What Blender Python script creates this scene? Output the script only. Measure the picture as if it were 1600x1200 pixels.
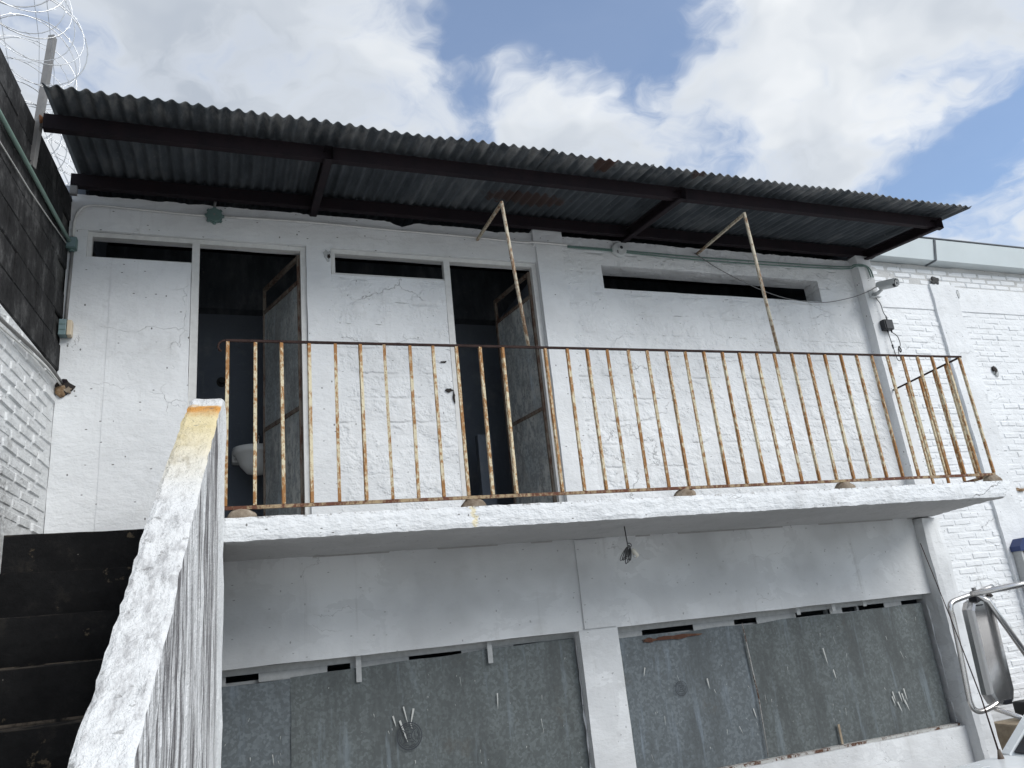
import bpy, bmesh, math, random
from mathutils import Vector, Matrix, noise as mn
random.seed(7)
SC = bpy.context.scene
COL = SC.collection
PI = math.pi
for o in list(bpy.data.objects): bpy.data.objects.remove(o)

# ------------------------------------------------------------------ camera
cd = bpy.data.cameras.new('camera'); cam = bpy.data.objects.new('camera', cd); COL.objects.link(cam)
RX = Vector((0.937, -0.012, -0.348)); RY = Vector((-0.334, -0.320, -0.887)); RZ = Vector((-0.101, 0.947, -0.304))
m = Matrix((RX, RY, RZ)).to_quaternion().to_matrix().to_4x4()
m.translation = Vector((0, 0, 1.7)); cam.matrix_world = m
cd.sensor_width = 36; cd.lens = 36 * 1205 / 1600; cd.clip_start = 0.05; cd.clip_end = 3000
SC.camera = cam
SC.render.resolution_x, SC.render.resolution_y = 1024, 768

# ------------------------------------------------------------------ node helpers
def node(nt, t, ins=None, **props):
    n = nt.nodes.new(t)
    for k, v in props.items(): setattr(n, k, v)
    for k, v in (ins or {}).items():
        s = n.inputs[k]
        if isinstance(v, bpy.types.NodeSocket): nt.links.new(v, s)
        elif isinstance(v, (tuple, list)) and len(v) == 3 and s.type == 'RGBA': s.default_value = (*v, 1)
        else: s.default_value = v
    return n
def mth(nt, op, a, b=0.0, c=0.0, clamp=False):
    return node(nt, 'ShaderNodeMath', {0: a, 1: b, 2: c}, operation=op, use_clamp=clamp).outputs[0]
def vmul(nt, v, s): return node(nt, 'ShaderNodeVectorMath', {0: v, 1: s}, operation='MULTIPLY').outputs[0]
def noi(nt, v, scale, detail=4, rough=.55, dist=0.0):
    return node(nt, 'ShaderNodeTexNoise', {'Vector': v, 'Scale': scale, 'Detail': detail, 'Roughness': rough, 'Distortion': dist}).outputs[0]
def ramp(nt, f, stops, interp='LINEAR'):
    n = node(nt, 'ShaderNodeValToRGB', {0: f}); n.color_ramp.interpolation = interp
    e = n.color_ramp.elements
    while len(e) < len(stops): e.new(.5)
    for el, (p, c) in zip(e, stops):
        el.position = p
        el.color = (c, c, c, 1) if isinstance(c, (int, float)) else (*c, 1)
    return n.outputs[0]
def step(nt, f, a, b):
    return node(nt, 'ShaderNodeMapRange', {0: f, 1: a, 2: b, 3: 0.0, 4: 1.0}, interpolation_type='SMOOTHSTEP').outputs[0]
def mix(nt, f, a, b):
    return node(nt, 'ShaderNodeMix', {0: f, 6: a, 7: b}, data_type='RGBA').outputs[2]
def pos(nt): return nt.nodes.new('ShaderNodeNewGeometry').outputs['Position']
def sep(nt, v): return node(nt, 'ShaderNodeSeparateXYZ', {0: v}).outputs
def comb(nt, x, y, z): return node(nt, 'ShaderNodeCombineXYZ', {0: x, 1: y, 2: z}).outputs[0]
def bump(nt, h, strength=.4, dist=.01, prev=None):
    ins = {'Height': h, 'Strength': strength, 'Distance': dist}
    if prev is not None: ins['Normal'] = prev
    return node(nt, 'ShaderNodeBump', ins).outputs[0]

# ------------------------------------------------------------------ world: daylight sky with broken cloud
SUN_EL, SUN_AZ = math.radians(37), math.radians(146)     # azimuth measured from +Y clockwise
W = bpy.data.worlds.new('World'); SC.world = W; W.use_nodes = True
nt = W.node_tree; nt.nodes.clear()
sky = node(nt, 'ShaderNodeTexSky', sky_type='NISHITA', sun_disc=False, sun_elevation=SUN_EL, sun_rotation=SUN_AZ, air_density=1.0, dust_density=.6, ozone_density=1.6)
skyc = vmul(nt, sky.outputs[0], (.115, .132, .146))
dirv = node(nt, 'ShaderNodeTexCoord').outputs['Generated']
dx, dy, dz = sep(nt, dirv)
zz = mth(nt, 'ADD', mth(nt, 'MAXIMUM', dz, 0.0), .22)
px_, py_ = mth(nt, 'DIVIDE', dx, zz), mth(nt, 'DIVIDE', dy, zz)
pv = comb(nt, px_, py_, 0.0)
def vadd(a, b): return node(nt, 'ShaderNodeVectorMath', {0: a, 1: b}, operation='ADD').outputs[0]
warp = vadd(node(nt, 'ShaderNodeTexNoise', {'Vector': pv, 'Scale': 2.6, 'Detail': 4.0, 'Roughness': .6}).outputs[1], (-.5, -.5, -.5))
pw = vadd(pv, vmul(nt, warp, (.45, .45, .0)))
n1 = noi(nt, pw, 2.5, 7, .60)
n2 = noi(nt, vadd(pw, (4.3, 1.7, 2.0)), 2.0, 4, .52)
dirw = vadd(dirv, vmul(nt, warp, (.55, .55, .40)))
def spot(d, rad, amp):          # a thin place / thick place in the cloud deck, by direction
    d = Vector(d).normalized()
    dot = node(nt, 'ShaderNodeVectorMath', {0: node(nt, 'ShaderNodeVectorMath', {0: dirw}, operation='NORMALIZE').outputs[0], 1: tuple(d)}, operation='DOT_PRODUCT').outputs[1]
    return mth(nt, 'MULTIPLY', step(nt, dot, math.cos(rad), 1.0), amp)
cover = mth(nt, 'ADD', mth(nt, 'MULTIPLY', mth(nt, 'SUBTRACT', n1, .5), 2.3), .58)
for s in [((.368, .682, .632), .22, -.30), ((.275, .68, .69), .14, -.16), ((.74, .47, .49), .16, -.16), ((.79, .48, .39), .12, -.14),
          ((-.02, .77, .64), .36, .20), ((.60, .60, .53), .20, .14), ((.40, .75, .53), .13, .24)]:
    cover = mth(nt, 'ADD', cover, spot(*s))
cmask = mth(nt, 'ADD', mth(nt, 'MULTIPLY', step(nt, cover, .24, .74), .85), .15)
cshade = ramp(nt, mth(nt, 'ADD', mth(nt, 'MULTIPLY', n2, .82), mth(nt, 'MULTIPLY', n1, .18)), [(.36, (.36, .40, .46)), (.49, (.50, .535, .58)), (.59, (.68, .70, .72))])
edge = mth(nt, 'MULTIPLY', mth(nt, 'SUBTRACT', 1.0, step(nt, cover, .50, .80)), .55)
ccol = mix(nt, edge, cshade, (.72, .745, .77))
hz = mth(nt, 'SUBTRACT', 1.0, step(nt, dz, 0.0, .35))
ccol = mix(nt, mth(nt, 'MULTIPLY', hz, .6), ccol, (.58, .62, .67))
skym = mix(nt, cmask, skyc, ccol)
bg = node(nt, 'ShaderNodeBackground', {0: skym, 1: 1.0})
out = node(nt, 'ShaderNodeOutputWorld', {0: bg.outputs[0]})

# ------------------------------------------------------------------ sun behind thin cloud
sl = bpy.data.lights.new('sun', 'SUN'); sl.energy = 2.0; sl.angle = math.radians(34); sl.color = (1.0, .98, .95)
sun = bpy.data.objects.new('sun', sl); COL.objects.link(sun)
sd = Vector((math.sin(SUN_AZ) * math.cos(SUN_EL), math.cos(SUN_AZ) * math.cos(SUN_EL), math.sin(SUN_EL)))
sun.rotation_euler = sd.to_track_quat('Z', 'Y').to_euler(); sun.location = sd * 50
SC.view_settings.view_transform = 'Standard'; SC.view_settings.look = 'None'
SC.view_settings.exposure = 0.44; SC.view_settings.gamma = 1.0; SC.view_settings.use_curve_mapping = False
SC.render.engine = 'CYCLES'; SC.cycles.max_bounces = 6; SC.cycles.diffuse_bounces = 4; SC.cycles.glossy_bounces = 3

# ------------------------------------------------------------------ materials
MAT = {}
def new_mat(name):
    mt = bpy.data.materials.new(name); mt.use_nodes = True
    t = mt.node_tree; t.nodes.clear()
    b = node(t, 'ShaderNodeBsdfPrincipled'); o = node(t, 'ShaderNodeOutputMaterial', {0: b.outputs[0]})
    MAT[name] = mt
    return mt, t, b
def put(t, b, **k):
    names = {'col': 'Base Color', 'rough': 'Roughness', 'metal': 'Metallic', 'nor': 'Normal', 'spec': 'Specular IOR Level'}
    for a, v in k.items():
        s = b.inputs[names[a]]
        if isinstance(v, bpy.types.NodeSocket): t.links.new(v, s)
        elif isinstance(v, (tuple, list)): s.default_value = (*v, 1)
        else: s.default_value = v
def specks(t, v, scale, size, keep, stretch=(1, 1, 1)):
    vo = node(t, 'ShaderNodeTexVoronoi', {'Vector': vmul(t, v, stretch), 'Scale': scale, 'Randomness': 1.0})
    r = sep(t, vo.outputs['Color'])[0]
    return mth(t, 'MULTIPLY', mth(t, 'SUBTRACT', 1.0, step(t, vo.outputs['Distance'], size * .6, size)), mth(t, 'GREATER_THAN', r, keep))
def plaster(name, base=(.73, .745, .755), patch=.07, speck=.5, crack=.6, relief=.5, grime=.25, course=None, stain=None):
    mt, t, b = new_mat(name); p = pos(t); x, y, z = sep(t, p)
    na = node(t, 'ShaderNodeTexNoise', {'Vector': p, 'Scale': 4.5, 'Detail': 4.0, 'Roughness': .62})
    mid = na.outputs[0]; wv = na.outputs[1]
    big = noi(t, p, 1.1, 3, .6)
    trowel = noi(t, vmul(t, p, (.7, 1, 1.5)), 19, 4, .68)
    dark = tuple(c * (1 - patch * 2) for c in base)
    c = mix(t, ramp(t, big, [(.38, 0), (.62, 1)]), dark, base)
    hard = step(t, noi(t, vmul(t, p, (1, 1, 1.5)), 2.3, 5, .62, .4), .545 if patch < .1 else .51, .56 if patch < .1 else .52)            # repainted patches with a crisp edge
    c = mix(t, mth(t, 'MULTIPLY', hard, .5 * min(1, patch * 8)), c, tuple(q * .80 for q in base))
    c = mix(t, mth(t, 'MULTIPLY', step(t, mid, .54, .80), grime), c, (.36, .355, .34))
    c = mix(t, mth(t, 'MULTIPLY', step(t, trowel, .58, .74), grime * .6), c, (.40, .40, .39))
    run = step(t, noi(t, vmul(t, p, (13, 13, .8)), 1.0, 4, .7), .56, .76)         # rain runs
    c = mix(t, mth(t, 'MULTIPLY', mth(t, 'MULTIPLY', run, step(t, big, .42, .60)), grime * 1.1), c, (.33, .325, .31))
    # fine wandering cracks
    cv = node(t, 'ShaderNodeTexVoronoi', {'Vector': node(t, 'ShaderNodeVectorMath', {0: vmul(t, p, (.8, 1, 1.5)), 1: vmul(t, wv, (.30, .30, .30))}, operation='ADD').outputs[0], 'Scale': 1.5}, feature='DISTANCE_TO_EDGE').outputs[0]
    cm = mth(t, 'MULTIPLY', mth(t, 'SUBTRACT', 1.0, step(t, cv, .001, .005)), step(t, big, .55, .62))
    ridge = 0.0
    if course:
        zz_ = mth(t, 'ADD', z, mth(t, 'MULTIPLY', mth(t, 'SUBTRACT', mid, .5), .06))
        fr = mth(t, 'ABSOLUTE', mth(t, 'SUBTRACT', mth(t, 'FRACT', mth(t, 'DIVIDE', zz_, course)), .5))
        ln = mth(t, 'SUBTRACT', 1.0, step(t, fr, .004, .022))
        lm = mth(t, 'MULTIPLY', ln, step(t, noi(t, vmul(t, p, (1, 1, 2.5)), 4.2, 4, .75), .56, .66))
        cm = mth(t, 'MAXIMUM', cm, lm)
        ridge = mth(t, 'MULTIPLY', mth(t, 'MULTIPLY', step(t, fr, .0, .10), .45), step(t, mid, .44, .62))
    c = mix(t, mth(t, 'MULTIPLY', cm, crack), c, (.12, .115, .11))
    if stain: c = stain(t, p, x, y, z, mid, trowel, c)
    if speck:
        s = mth(t, 'MAXIMUM', specks(t, p, 13, .085, .5, (1, .9, .65)), specks(t, p, 26, .13, .74, (.5, 1, 1.1)))
        c = mix(t, mth(t, 'MULTIPLY', s, speck), c, (.06, .055, .05))
    h = mth(t, 'ADD', mth(t, 'MULTIPLY', mid, 1.0), mth(t, 'MULTIPLY', trowel, .45))
    if course: h = mth(t, 'ADD', h, ridge)
    h = mth(t, 'SUBTRACT', h, mth(t, 'MULTIPLY', cm, .4))
    put(t, b, col=c, rough=.88, nor=bump(t, h, relief, .022), spec=.2)
    return mt
def wall_soot(t, p, x, y, z, mid, fine, c):
    """damp black mould low on the stair-side brickwork"""
    d = mth(t, 'ADD', mth(t, 'SUBTRACT', z, mth(t, 'MULTIPLY', mth(t, 'SUBTRACT', 4.9, y), -.55)), mth(t, 'MULTIPLY', mth(t, 'SUBTRACT', mid, .5), 1.6))
    m_ = mth(t, 'SUBTRACT', 1.0, step(t, d, 2.62, 3.02))
    m_ = mth(t, 'MULTIPLY', m_, mth(t, 'SUBTRACT', 1.0, step(t, y, 4.6, 5.1)))
    c = mix(t, mth(t, 'MULTIPLY', m_, mth(t, 'MULTIPLY', step(t, fine, .34, .60), .9)), c, (.075, .065, .05))
    return c
plaster('white_plaster', speck=.85, patch=.055, relief=.65, crack=.18)
plaster('white_block_plaster', speck=.6, course=.2, patch=.06, relief=.8, crack=.42)
plaster('lower_plaster', base=(.71, .725, .735), speck=.45, patch=.12, grime=.25, relief=.45, crack=.3)
def slab_stain(t, p, x, y, z, mid, fine, c):
    """yellow run under one fixing, dirt caught along the upper arris"""
    w = mth(t, 'ABSOLUTE', mth(t, 'ADD', mth(t, 'SUBTRACT', x, 1.47), mth(t, 'MULTIPLY', mth(t, 'SUBTRACT', fine, .5), .12)))
    c = mix(t, mth(t, 'MULTIPLY', mth(t, 'SUBTRACT', 1.0, step(t, w, .004, .022)), .5), c, (.70, .55, .18))
    e = mth(t, 'MULTIPLY', step(t, z, 2.452, 2.470), step(t, noi(t, p, 28, 4, .7), .52, .60))
    return mix(t, mth(t, 'MULTIPLY', e, .75), c, (.12, .10, .08))
plaster('slab_paint', base=(.72, .735, .745), stain=slab_stain, speck=.8, patch=.03, relief=1.3, grime=.35, crack=.35)
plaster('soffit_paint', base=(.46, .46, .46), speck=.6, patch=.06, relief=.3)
plaster('brick_paint', base=(.74, .755, .765), speck=.55, patch=.03, relief=.8, grime=.25, crack=.3)
plaster('stair_brick_paint', base=(.70, .715, .72), speck=.6, patch=.04, relief=1.0, grime=.3, crack=.3, stain=wall_soot)
plaster('sooty_brick_paint', base=(.60, .60, .59), speck=.9, patch=.10, relief=1.2, grime=.9, crack=.6)
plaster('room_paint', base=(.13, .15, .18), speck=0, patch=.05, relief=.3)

def parapet_mat():
    mt, t, b = new_mat('parapet_paint'); p = pos(t); x, y, z = sep(t, p)
    nz = sep(t, nt_normal(t))[2]
    top = step(t, nz, .25, .5)
    st = noi(t, vmul(t, p, (26, 26, 1.3)), 1.0, 6, .7)
    st2 = noi(t, vmul(t, p, (9, 9, .7)), 1.0, 4, .6)
    side = mix(t, ramp(t, mth(t, 'ADD', mth(t, 'MULTIPLY', st, .6), mth(t, 'MULTIPLY', st2, .4)), [(.46, 0), (.57, 1)]), (.74, .75, .76), (.13, .125, .13))
    side = mix(t, step(t, mth(t, 'ADD', y, mth(t, 'MULTIPLY', st2, .3)), 4.35, 4.60), side, (.71, .73, .74))
    g = noi(t, vmul(t, p, (14, 5, 5)), 2.0, 7, .7); gl = noi(t, p, 1.6, 3)
    cap = mix(t, mth(t, 'MULTIPLY', step(t, mth(t, 'ADD', mth(t, 'MULTIPLY', g, .7), mth(t, 'MULTIPLY', gl, .3)), .48, .66), .65), (.72, .73, .735), (.27, .265, .27))
    wz = mth(t, 'ADD', z, mth(t, 'MULTIPLY', mth(t, 'SUBTRACT', noi(t, p, 9, 4), .5), .12))
    band = mth(t, 'MULTIPLY', step(t, wz, 2.30, 2.95), mth(t, 'SUBTRACT', 1.0, step(t, wz, 3.03, 3.08)))
    hot = mth(t, 'MULTIPLY', step(t, wz, 2.92, 3.01), mth(t, 'SUBTRACT', 1.0, step(t, wz, 3.03, 3.07)))
    cap = mix(t, mth(t, 'MULTIPLY', band, .75), cap, (.74, .60, .27))
    cap = mix(t, mth(t, 'MULTIPLY', hot, .85), cap, (.62, .25, .03))
    c = mix(t, top, side, cap)
    h = mth(t, 'ADD', noi(t, vmul(t, p, (1.6, 1, 1)), 15, 5, .72), mth(t, 'MULTIPLY', noi(t, p, 70, 3), .4))
    chip = step(t, noi(t, p, 11, 5, .7), .60, .66)
    c = mix(t, mth(t, 'MULTIPLY', mth(t, 'MULTIPLY', chip, top), .6), c, (.16, .155, .15))
    t.links.new(c, b.inputs['Base Color'])
    put(t, b, col=c, rough=.9, nor=bump(t, h, 1.0, .02), spec=.2)
def nt_normal(t): return t.nodes.new('ShaderNodeNewGeometry').outputs['True Normal']
parapet_mat()

def galv(name, base, stain=(.11, .10, .085), flake=0.0):
    mt, t, b = new_mat(name); p = pos(t)
    wob = node(t, 'ShaderNodeVectorMath', {0: p, 1: vmul(t, node(t, 'ShaderNodeTexNoise', {'Vector': p, 'Scale': 30.0, 'Detail': 2.0}).outputs[1], (.02, .02, .02))}, operation='ADD').outputs[0]
    sp = sep(t, node(t, 'ShaderNodeTexVoronoi', {'Vector': wob, 'Scale': 58.0}).outputs['Color'])[0]
    c = mix(t, step(t, sp, .25, 1.0), tuple(x * .88 for x in base), tuple(x * 1.32 for x in base))
    c = mix(t, mth(t, 'MULTIPLY', step(t, noi(t, p, 24, 4, .7), .56, .70), .22), c, tuple(min(1, x * 2.0) for x in base))
    c = mix(t, mth(t, 'MULTIPLY', step(t, noi(t, vmul(t, p, (3, 3, .8)), 1.6, 5, .68), .44, .66), .75), c, stain)
    c = mix(t, mth(t, 'MULTIPLY', step(t, noi(t, vmul(t, p, (8, 8, .9)), 1.7, 5, .7), .54, .72), .55), c, tuple(min(1, x * q) for x, q in zip(base, (1.9, 2.0, 2.2))))
    c = mix(t, mth(t, 'MULTIPLY', step(t, noi(t, p, 2.9, 6, .7), .62, .70), .25), c, (.085, .072, .055))
    if flake:
        f = step(t, noi(t, vmul(t, p, (22, 22, 9)), 1.0, 6, .75), .48, .53)
        f2 = step(t, noi(t, p, 2.4, 3), .40, .58)
        c = mix(t, mth(t, 'MULTIPLY', mth(t, 'MULTIPLY', f, f2), flake), c, (.52, .53, .51))
    r = mth(t, 'ADD', mth(t, 'MULTIPLY', noi(t, p, 12, 3), .25), .45)
    put(t, b, col=c, rough=r, metal=.15, nor=bump(t, noi(t, p, 3.5, 3), .35, .02))
galv('galvanised_sheet', (.098, .112, .113), stain=(.060, .067, .067))
galv('galvanised_blue', (.112, .130, .140), stain=(.072, .082, .086))
galv('door_sheet', (.30, .325, .33), stain=(.20, .20, .195), flake=.9)

def rusty(name, paint, rust, lo=.46, hi=.56, scale=22, rough=.8, feet=False):
    mt, t, b = new_mat(name); p = pos(t)
    f = mth(t, 'ADD', mth(t, 'MULTIPLY', noi(t, vmul(t, p, (1.2, 1.2, .6)), scale, 6, .7), .65), mth(t, 'MULTIPLY', noi(t, p, 3.5, 3), .35))
    if feet:
        zc = sep(t, p)[2]
        f = mth(t, 'ADD', f, mth(t, 'MULTIPLY', mth(t, 'ADD', mth(t, 'SUBTRACT', 1.0, step(t, zc, 2.55, 2.72)), step(t, zc, 3.36, 3.56)), .07))
    c = mix(t, step(t, f, lo, hi), paint, rust)
    c = mix(t, mth(t, 'MULTIPLY', step(t, noi(t, p, 55, 4, .7), .57, .68), .5), c, tuple(x * .4 for x in rust))
    put(t, b, col=c, rough=rough, nor=bump(t, f, .5, .004), spec=.2)
rusty('railing_paint', (.58, .52, .37), (.29, .145, .055), .44, .57, 46, feet=True)
rusty('rail_rust', (.034, .019, .016), (.020, .010, .009))
rusty('bottom_rail_rust', (.34, .26, .16), (.12, .05, .032), .42, .54, 30)
rusty('pole_paint', (.46, .42, .33), (.20, .12, .07), .46, .58, 40)
rusty('red_oxide', (.017, .011, .014), (.012, .009, .012), .4, .6, 8)
rusty('scrap_rust', (.30, .14, .07), (.14, .06, .035), .4, .6, 10)
rusty('rust_bloom', (.10, .045, .03), (.15, .085, .055), .44, .60, 20)
rusty('rust_edge', (.40, .40, .385), (.10, .05, .032), .50, .58, 26)
rusty('door_edge_rust', (.17, .145, .12), (.09, .05, .035), .46, .60, 24)

def corrugated():
    mt, t, b = new_mat('corrugated_sheet'); p = pos(t); x, y, z = sep(t, p)
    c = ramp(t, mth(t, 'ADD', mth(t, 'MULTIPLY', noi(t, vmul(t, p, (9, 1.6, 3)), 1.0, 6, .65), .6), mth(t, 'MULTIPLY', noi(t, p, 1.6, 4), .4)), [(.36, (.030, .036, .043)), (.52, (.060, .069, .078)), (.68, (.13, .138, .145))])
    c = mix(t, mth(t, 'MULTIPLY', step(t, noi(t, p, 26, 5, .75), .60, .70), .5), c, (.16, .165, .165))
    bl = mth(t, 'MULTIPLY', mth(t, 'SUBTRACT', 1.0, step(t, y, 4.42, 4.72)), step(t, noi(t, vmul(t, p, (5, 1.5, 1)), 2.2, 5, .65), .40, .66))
    c = mix(t, mth(t, 'MULTIPLY', bl, .75), c, (.24, .24, .235))      # paler mottling towards the front lip
    def blob(cx, cy, rx, ry, amt, c):
        d = mth(t, 'ADD', mth(t, 'POWER', mth(t, 'DIVIDE', mth(t, 'SUBTRACT', x, cx), rx), 2.0), mth(t, 'POWER', mth(t, 'DIVIDE', mth(t, 'SUBTRACT', y, cy), ry), 2.0))
        d = mth(t, 'ADD', d, mth(t, 'MULTIPLY', mth(t, 'SUBTRACT', noi(t, p, 14, 5, .7), .5), 2.2))
        return mix(t, mth(t, 'MULTIPLY', mth(t, 'SUBTRACT', 1.0, step(t, d, .45, .9)), amt), c, (.05, .025, .018))
    c = blob(2.72, 4.48, .10, .14, .9, c); c = blob(3.55, 4.46, .06, .08, .7, c)
    c = blob(2.35, 5.22, .42, .14, .75, c)
    put(t, b, col=c, rough=.75, nor=bump(t, noi(t, p, 45, 5, .7), .3, .004), spec=.25)
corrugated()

def stone(name, stops, scale=3.0, rel=.7, fine=30, streak=1.0, spot=None, nose=None):
    mt, t, b = new_mat(name); p = pos(t)
    f = mth(t, 'ADD', mth(t, 'MULTIPLY', noi(t, vmul(t, p, (streak, streak, 1)), scale, 7, .68), .75), mth(t, 'MULTIPLY', noi(t, p, fine, 4, .7), .25))
    c = ramp(t, f, stops)
    if spot:
        c = mix(t, mth(t, 'MULTIPLY', step(t, noi(t, p, 5.5, 6, .65), spot[0], spot[0] + .04), spot[2]), c, spot[1])
        c = mix(t, specks(t, p, 16, .06, .86), c, (.30, .28, .25))
    if nose:                                   # paint worn through along each tread edge
        fr = mth(t, 'FRACT', mth(t, 'DIVIDE', mth(t, 'SUBTRACT', nose[0]+.006, sep(t, p)[2]), nose[1]))
        w = mth(t, 'MULTIPLY', mth(t, 'SUBTRACT', 1.0, step(t, fr, .02, .085)), step(t, noi(t, p, 7, 5, .7), .42, .60))
        c = mix(t, mth(t, 'MULTIPLY', w, .8), c, (.12, .10, .08))
    put(t, b, col=c, rough=.92, nor=bump(t, f, rel, .02), spec=.15)
stone('dark_block', [(.36, (.010, .010, .0105)), (.52, (.030, .030, .031)), (.63, (.085, .085, .085)), (.73, (.24, .24, .235))], 2.6, streak=1.7)
stone('block_mortar', [(.36, (.03, .03, .03)), (.55, (.10, .10, .097)), (.7, (.24, .235, .23))], 5)
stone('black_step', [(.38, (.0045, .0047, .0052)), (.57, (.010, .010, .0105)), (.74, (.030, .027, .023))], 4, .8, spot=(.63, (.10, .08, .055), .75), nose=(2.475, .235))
stone('mortar_lump', [(.35, (.14, .105, .075)), (.55, (.27, .225, .175)), (.7, (.40, .36, .30))], 14)
stone('hole_rubble', [(.35, (.05, .035, .025)), (.5, (.20, .13, .075)), (.65, (.36, .28, .2))], 24)
stone('yard_concrete', [(.35, (.33, .325, .315)), (.55, (.43, .425, .415)), (.7, (.50, .49, .48))], 1.5, .4)
stone('tan_board', [(.35, (.22, .17, .12)), (.6, (.36, .30, .22)), (.75, (.45, .4, .32))], 6)
def plain(name, col, rough=.5, metal=0.0, var=.12, spec=.4, scale=12):
    mt, t, b = new_mat(name); p = pos(t)
    c = mix(t, noi(t, p, scale, 5, .65), tuple(x * (1 - var) for x in col), tuple(min(1, x * (1 + var)) for x in col))
    put(t, b, col=c, rough=mth(t, 'ADD', mth(t, 'MULTIPLY', noi(t, p, scale * 2, 3), .2), rough - .1), metal=metal, spec=spec)
plain('steel_frame_white', (.60, .60, .585), .6, var=.2, scale=25)
plain('frame_grey', (.40, .41, .41), .6, var=.3, scale=30)
plain('zinc', (.215, .21, .205), .6, .25, .3, scale=20)
plain('razor_steel', (.62, .63, .64), .35, .8, .15)
plain('chrome', (.62, .60, .58), .22, .95, .08)
plain('mirror_shell', (.52, .52, .52), .16, .9, .15, scale=3)
plain('mirror_dark', (.10, .11, .12), .18, .6, .15)
plain('truck_white', (.74, .77, .78), .25, 0, .03, .5, 3)
plain('glass_dark', (.012, .013, .018), .08, 0, .1, .6)
plain('rubber', (.02, .02, .02), .7)
plain('black_plastic', (.014, .015, .019), .42)
plain('camera_white', (.50, .52, .52), .4, var=.06)
plain('lens_dark', (.05, .05, .055), .15)
plain('teal_pvc', (.115, .185, .175), .5, var=.2)
plain('green_pvc', (.12, .20, .175), .5, var=.2)
plain('sage_pipe', (.20, .29, .25), .5, var=.15)
plain('box_teal', (.16, .23, .24), .5, var=.15)
plain('cream_plastic', (.62, .52, .38), .5, var=.08)
plain('white_cable', (.60, .60, .58), .5)
plain('grey_cable', (.16, .16, .16), .6)
plain('dark_wire', (.03, .03, .032), .6)
plain('ceramic', (.72, .73, .72), .18, 0, .03)
plain('gutter_sheet', (.56, .61, .62), .4, .2, .10, scale=2)
plain('gutter_edge', (.10, .11, .12), .5, .3)
plain('blue_panel', (.012, .03, .115), .35, var=.3)
plain('stamp_ink', (.035, .04, .05), .7, var=.3, scale=60)
plain('splash_white', (.48, .49, .47), .7, var=.3, scale=30)
plain('socket_cream', (.58, .55, .48), .45)
plain('hole_dark', (.025, .02, .018), .9)

# ------------------------------------------------------------------ object helpers
def finish(name, bm, mat, parent=None, smooth=False, loc=None):
    """link bm (world coordinates) as one mesh object under parent"""
    me = bpy.data.meshes.new(name)
    base = Vector(loc) if loc is not None else None
    if base is None:
        if bm.verts:
            xs = [v.co for v in bm.verts]
            base = Vector((sum(c.x for c in xs) / len(xs), sum(c.y for c in xs) / len(xs), min(c.z for c in xs)))
        else: base = Vector()
    bmesh.ops.translate(bm, verts=bm.verts, vec=-base)
    bmesh.ops.recalc_face_normals(bm, faces=bm.faces) if not getattr(bm, 'keepn', False) else None
    bm.to_mesh(me); bm.free()
    if isinstance(mat, str): mat = MAT[mat]
    me.materials.append(mat)
    if smooth:
        for p in me.polygons: p.use_smooth = True
    o = bpy.data.objects.new(name, me); COL.objects.link(o)
    setpar(o, parent, base)
    return o
def wloc(o):
    v = Vector()
    while o is not None: v += o.location; o = o.parent
    return v
def setpar(o, parent, base):
    if parent is not None:
        o.parent = parent; o.location = Vector(base) - wloc(parent)
    else: o.location = base
def thing(name, label, cat, loc, group=None):
    o = bpy.data.objects.new(name, None); COL.objects.link(o); o.location = loc; o.empty_display_size = .1
    tag(o, label, cat, group); return o
def tag(o, label, cat, group=None):
    o['label'] = label; o['category'] = cat
    if group: o['group'] = group
    return o
def sub(name, loc, parent):
    o = bpy.data.objects.new(name, None); COL.objects.link(o); o.empty_display_size = .1
    setpar(o, parent, loc); return o
def box(bm, x0, x1, y0, y1, z0, z1, bev=0.0):
    r = bmesh.ops.create_cube(bm, size=1.0, matrix=Matrix.Translation(((x0+x1)/2, (y0+y1)/2, (z0+z1)/2)) @ Matrix.Diagonal((abs(x1-x0), abs(y1-y0), abs(z1-z0), 1)))
    if bev:
        es = list({e for v in r['verts'] for e in v.link_edges})
        bmesh.ops.bevel(bm, geom=es, offset=bev, segments=2, affect='EDGES', profile=.6)
    return bm
def boxo(name, x0, x1, y0, y1, z0, z1, mat, parent=None, bev=0.0):
    return finish(name, box(bmesh.new(), x0, x1, y0, y1, z0, z1, bev), mat, parent)
def disp(co, amp, freq=3.0, seed=0.0):
    v = Vector((co.x * freq + seed, co.y * freq, co.z * freq))
    a = mn.noise_vector(v); b_ = mn.noise_vector(v * 3.1)
    r_ = a + b_ * .5
    if amp > .005: r_ += mn.noise_vector(v * 6.7) * .35
    return r_ * amp
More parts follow.
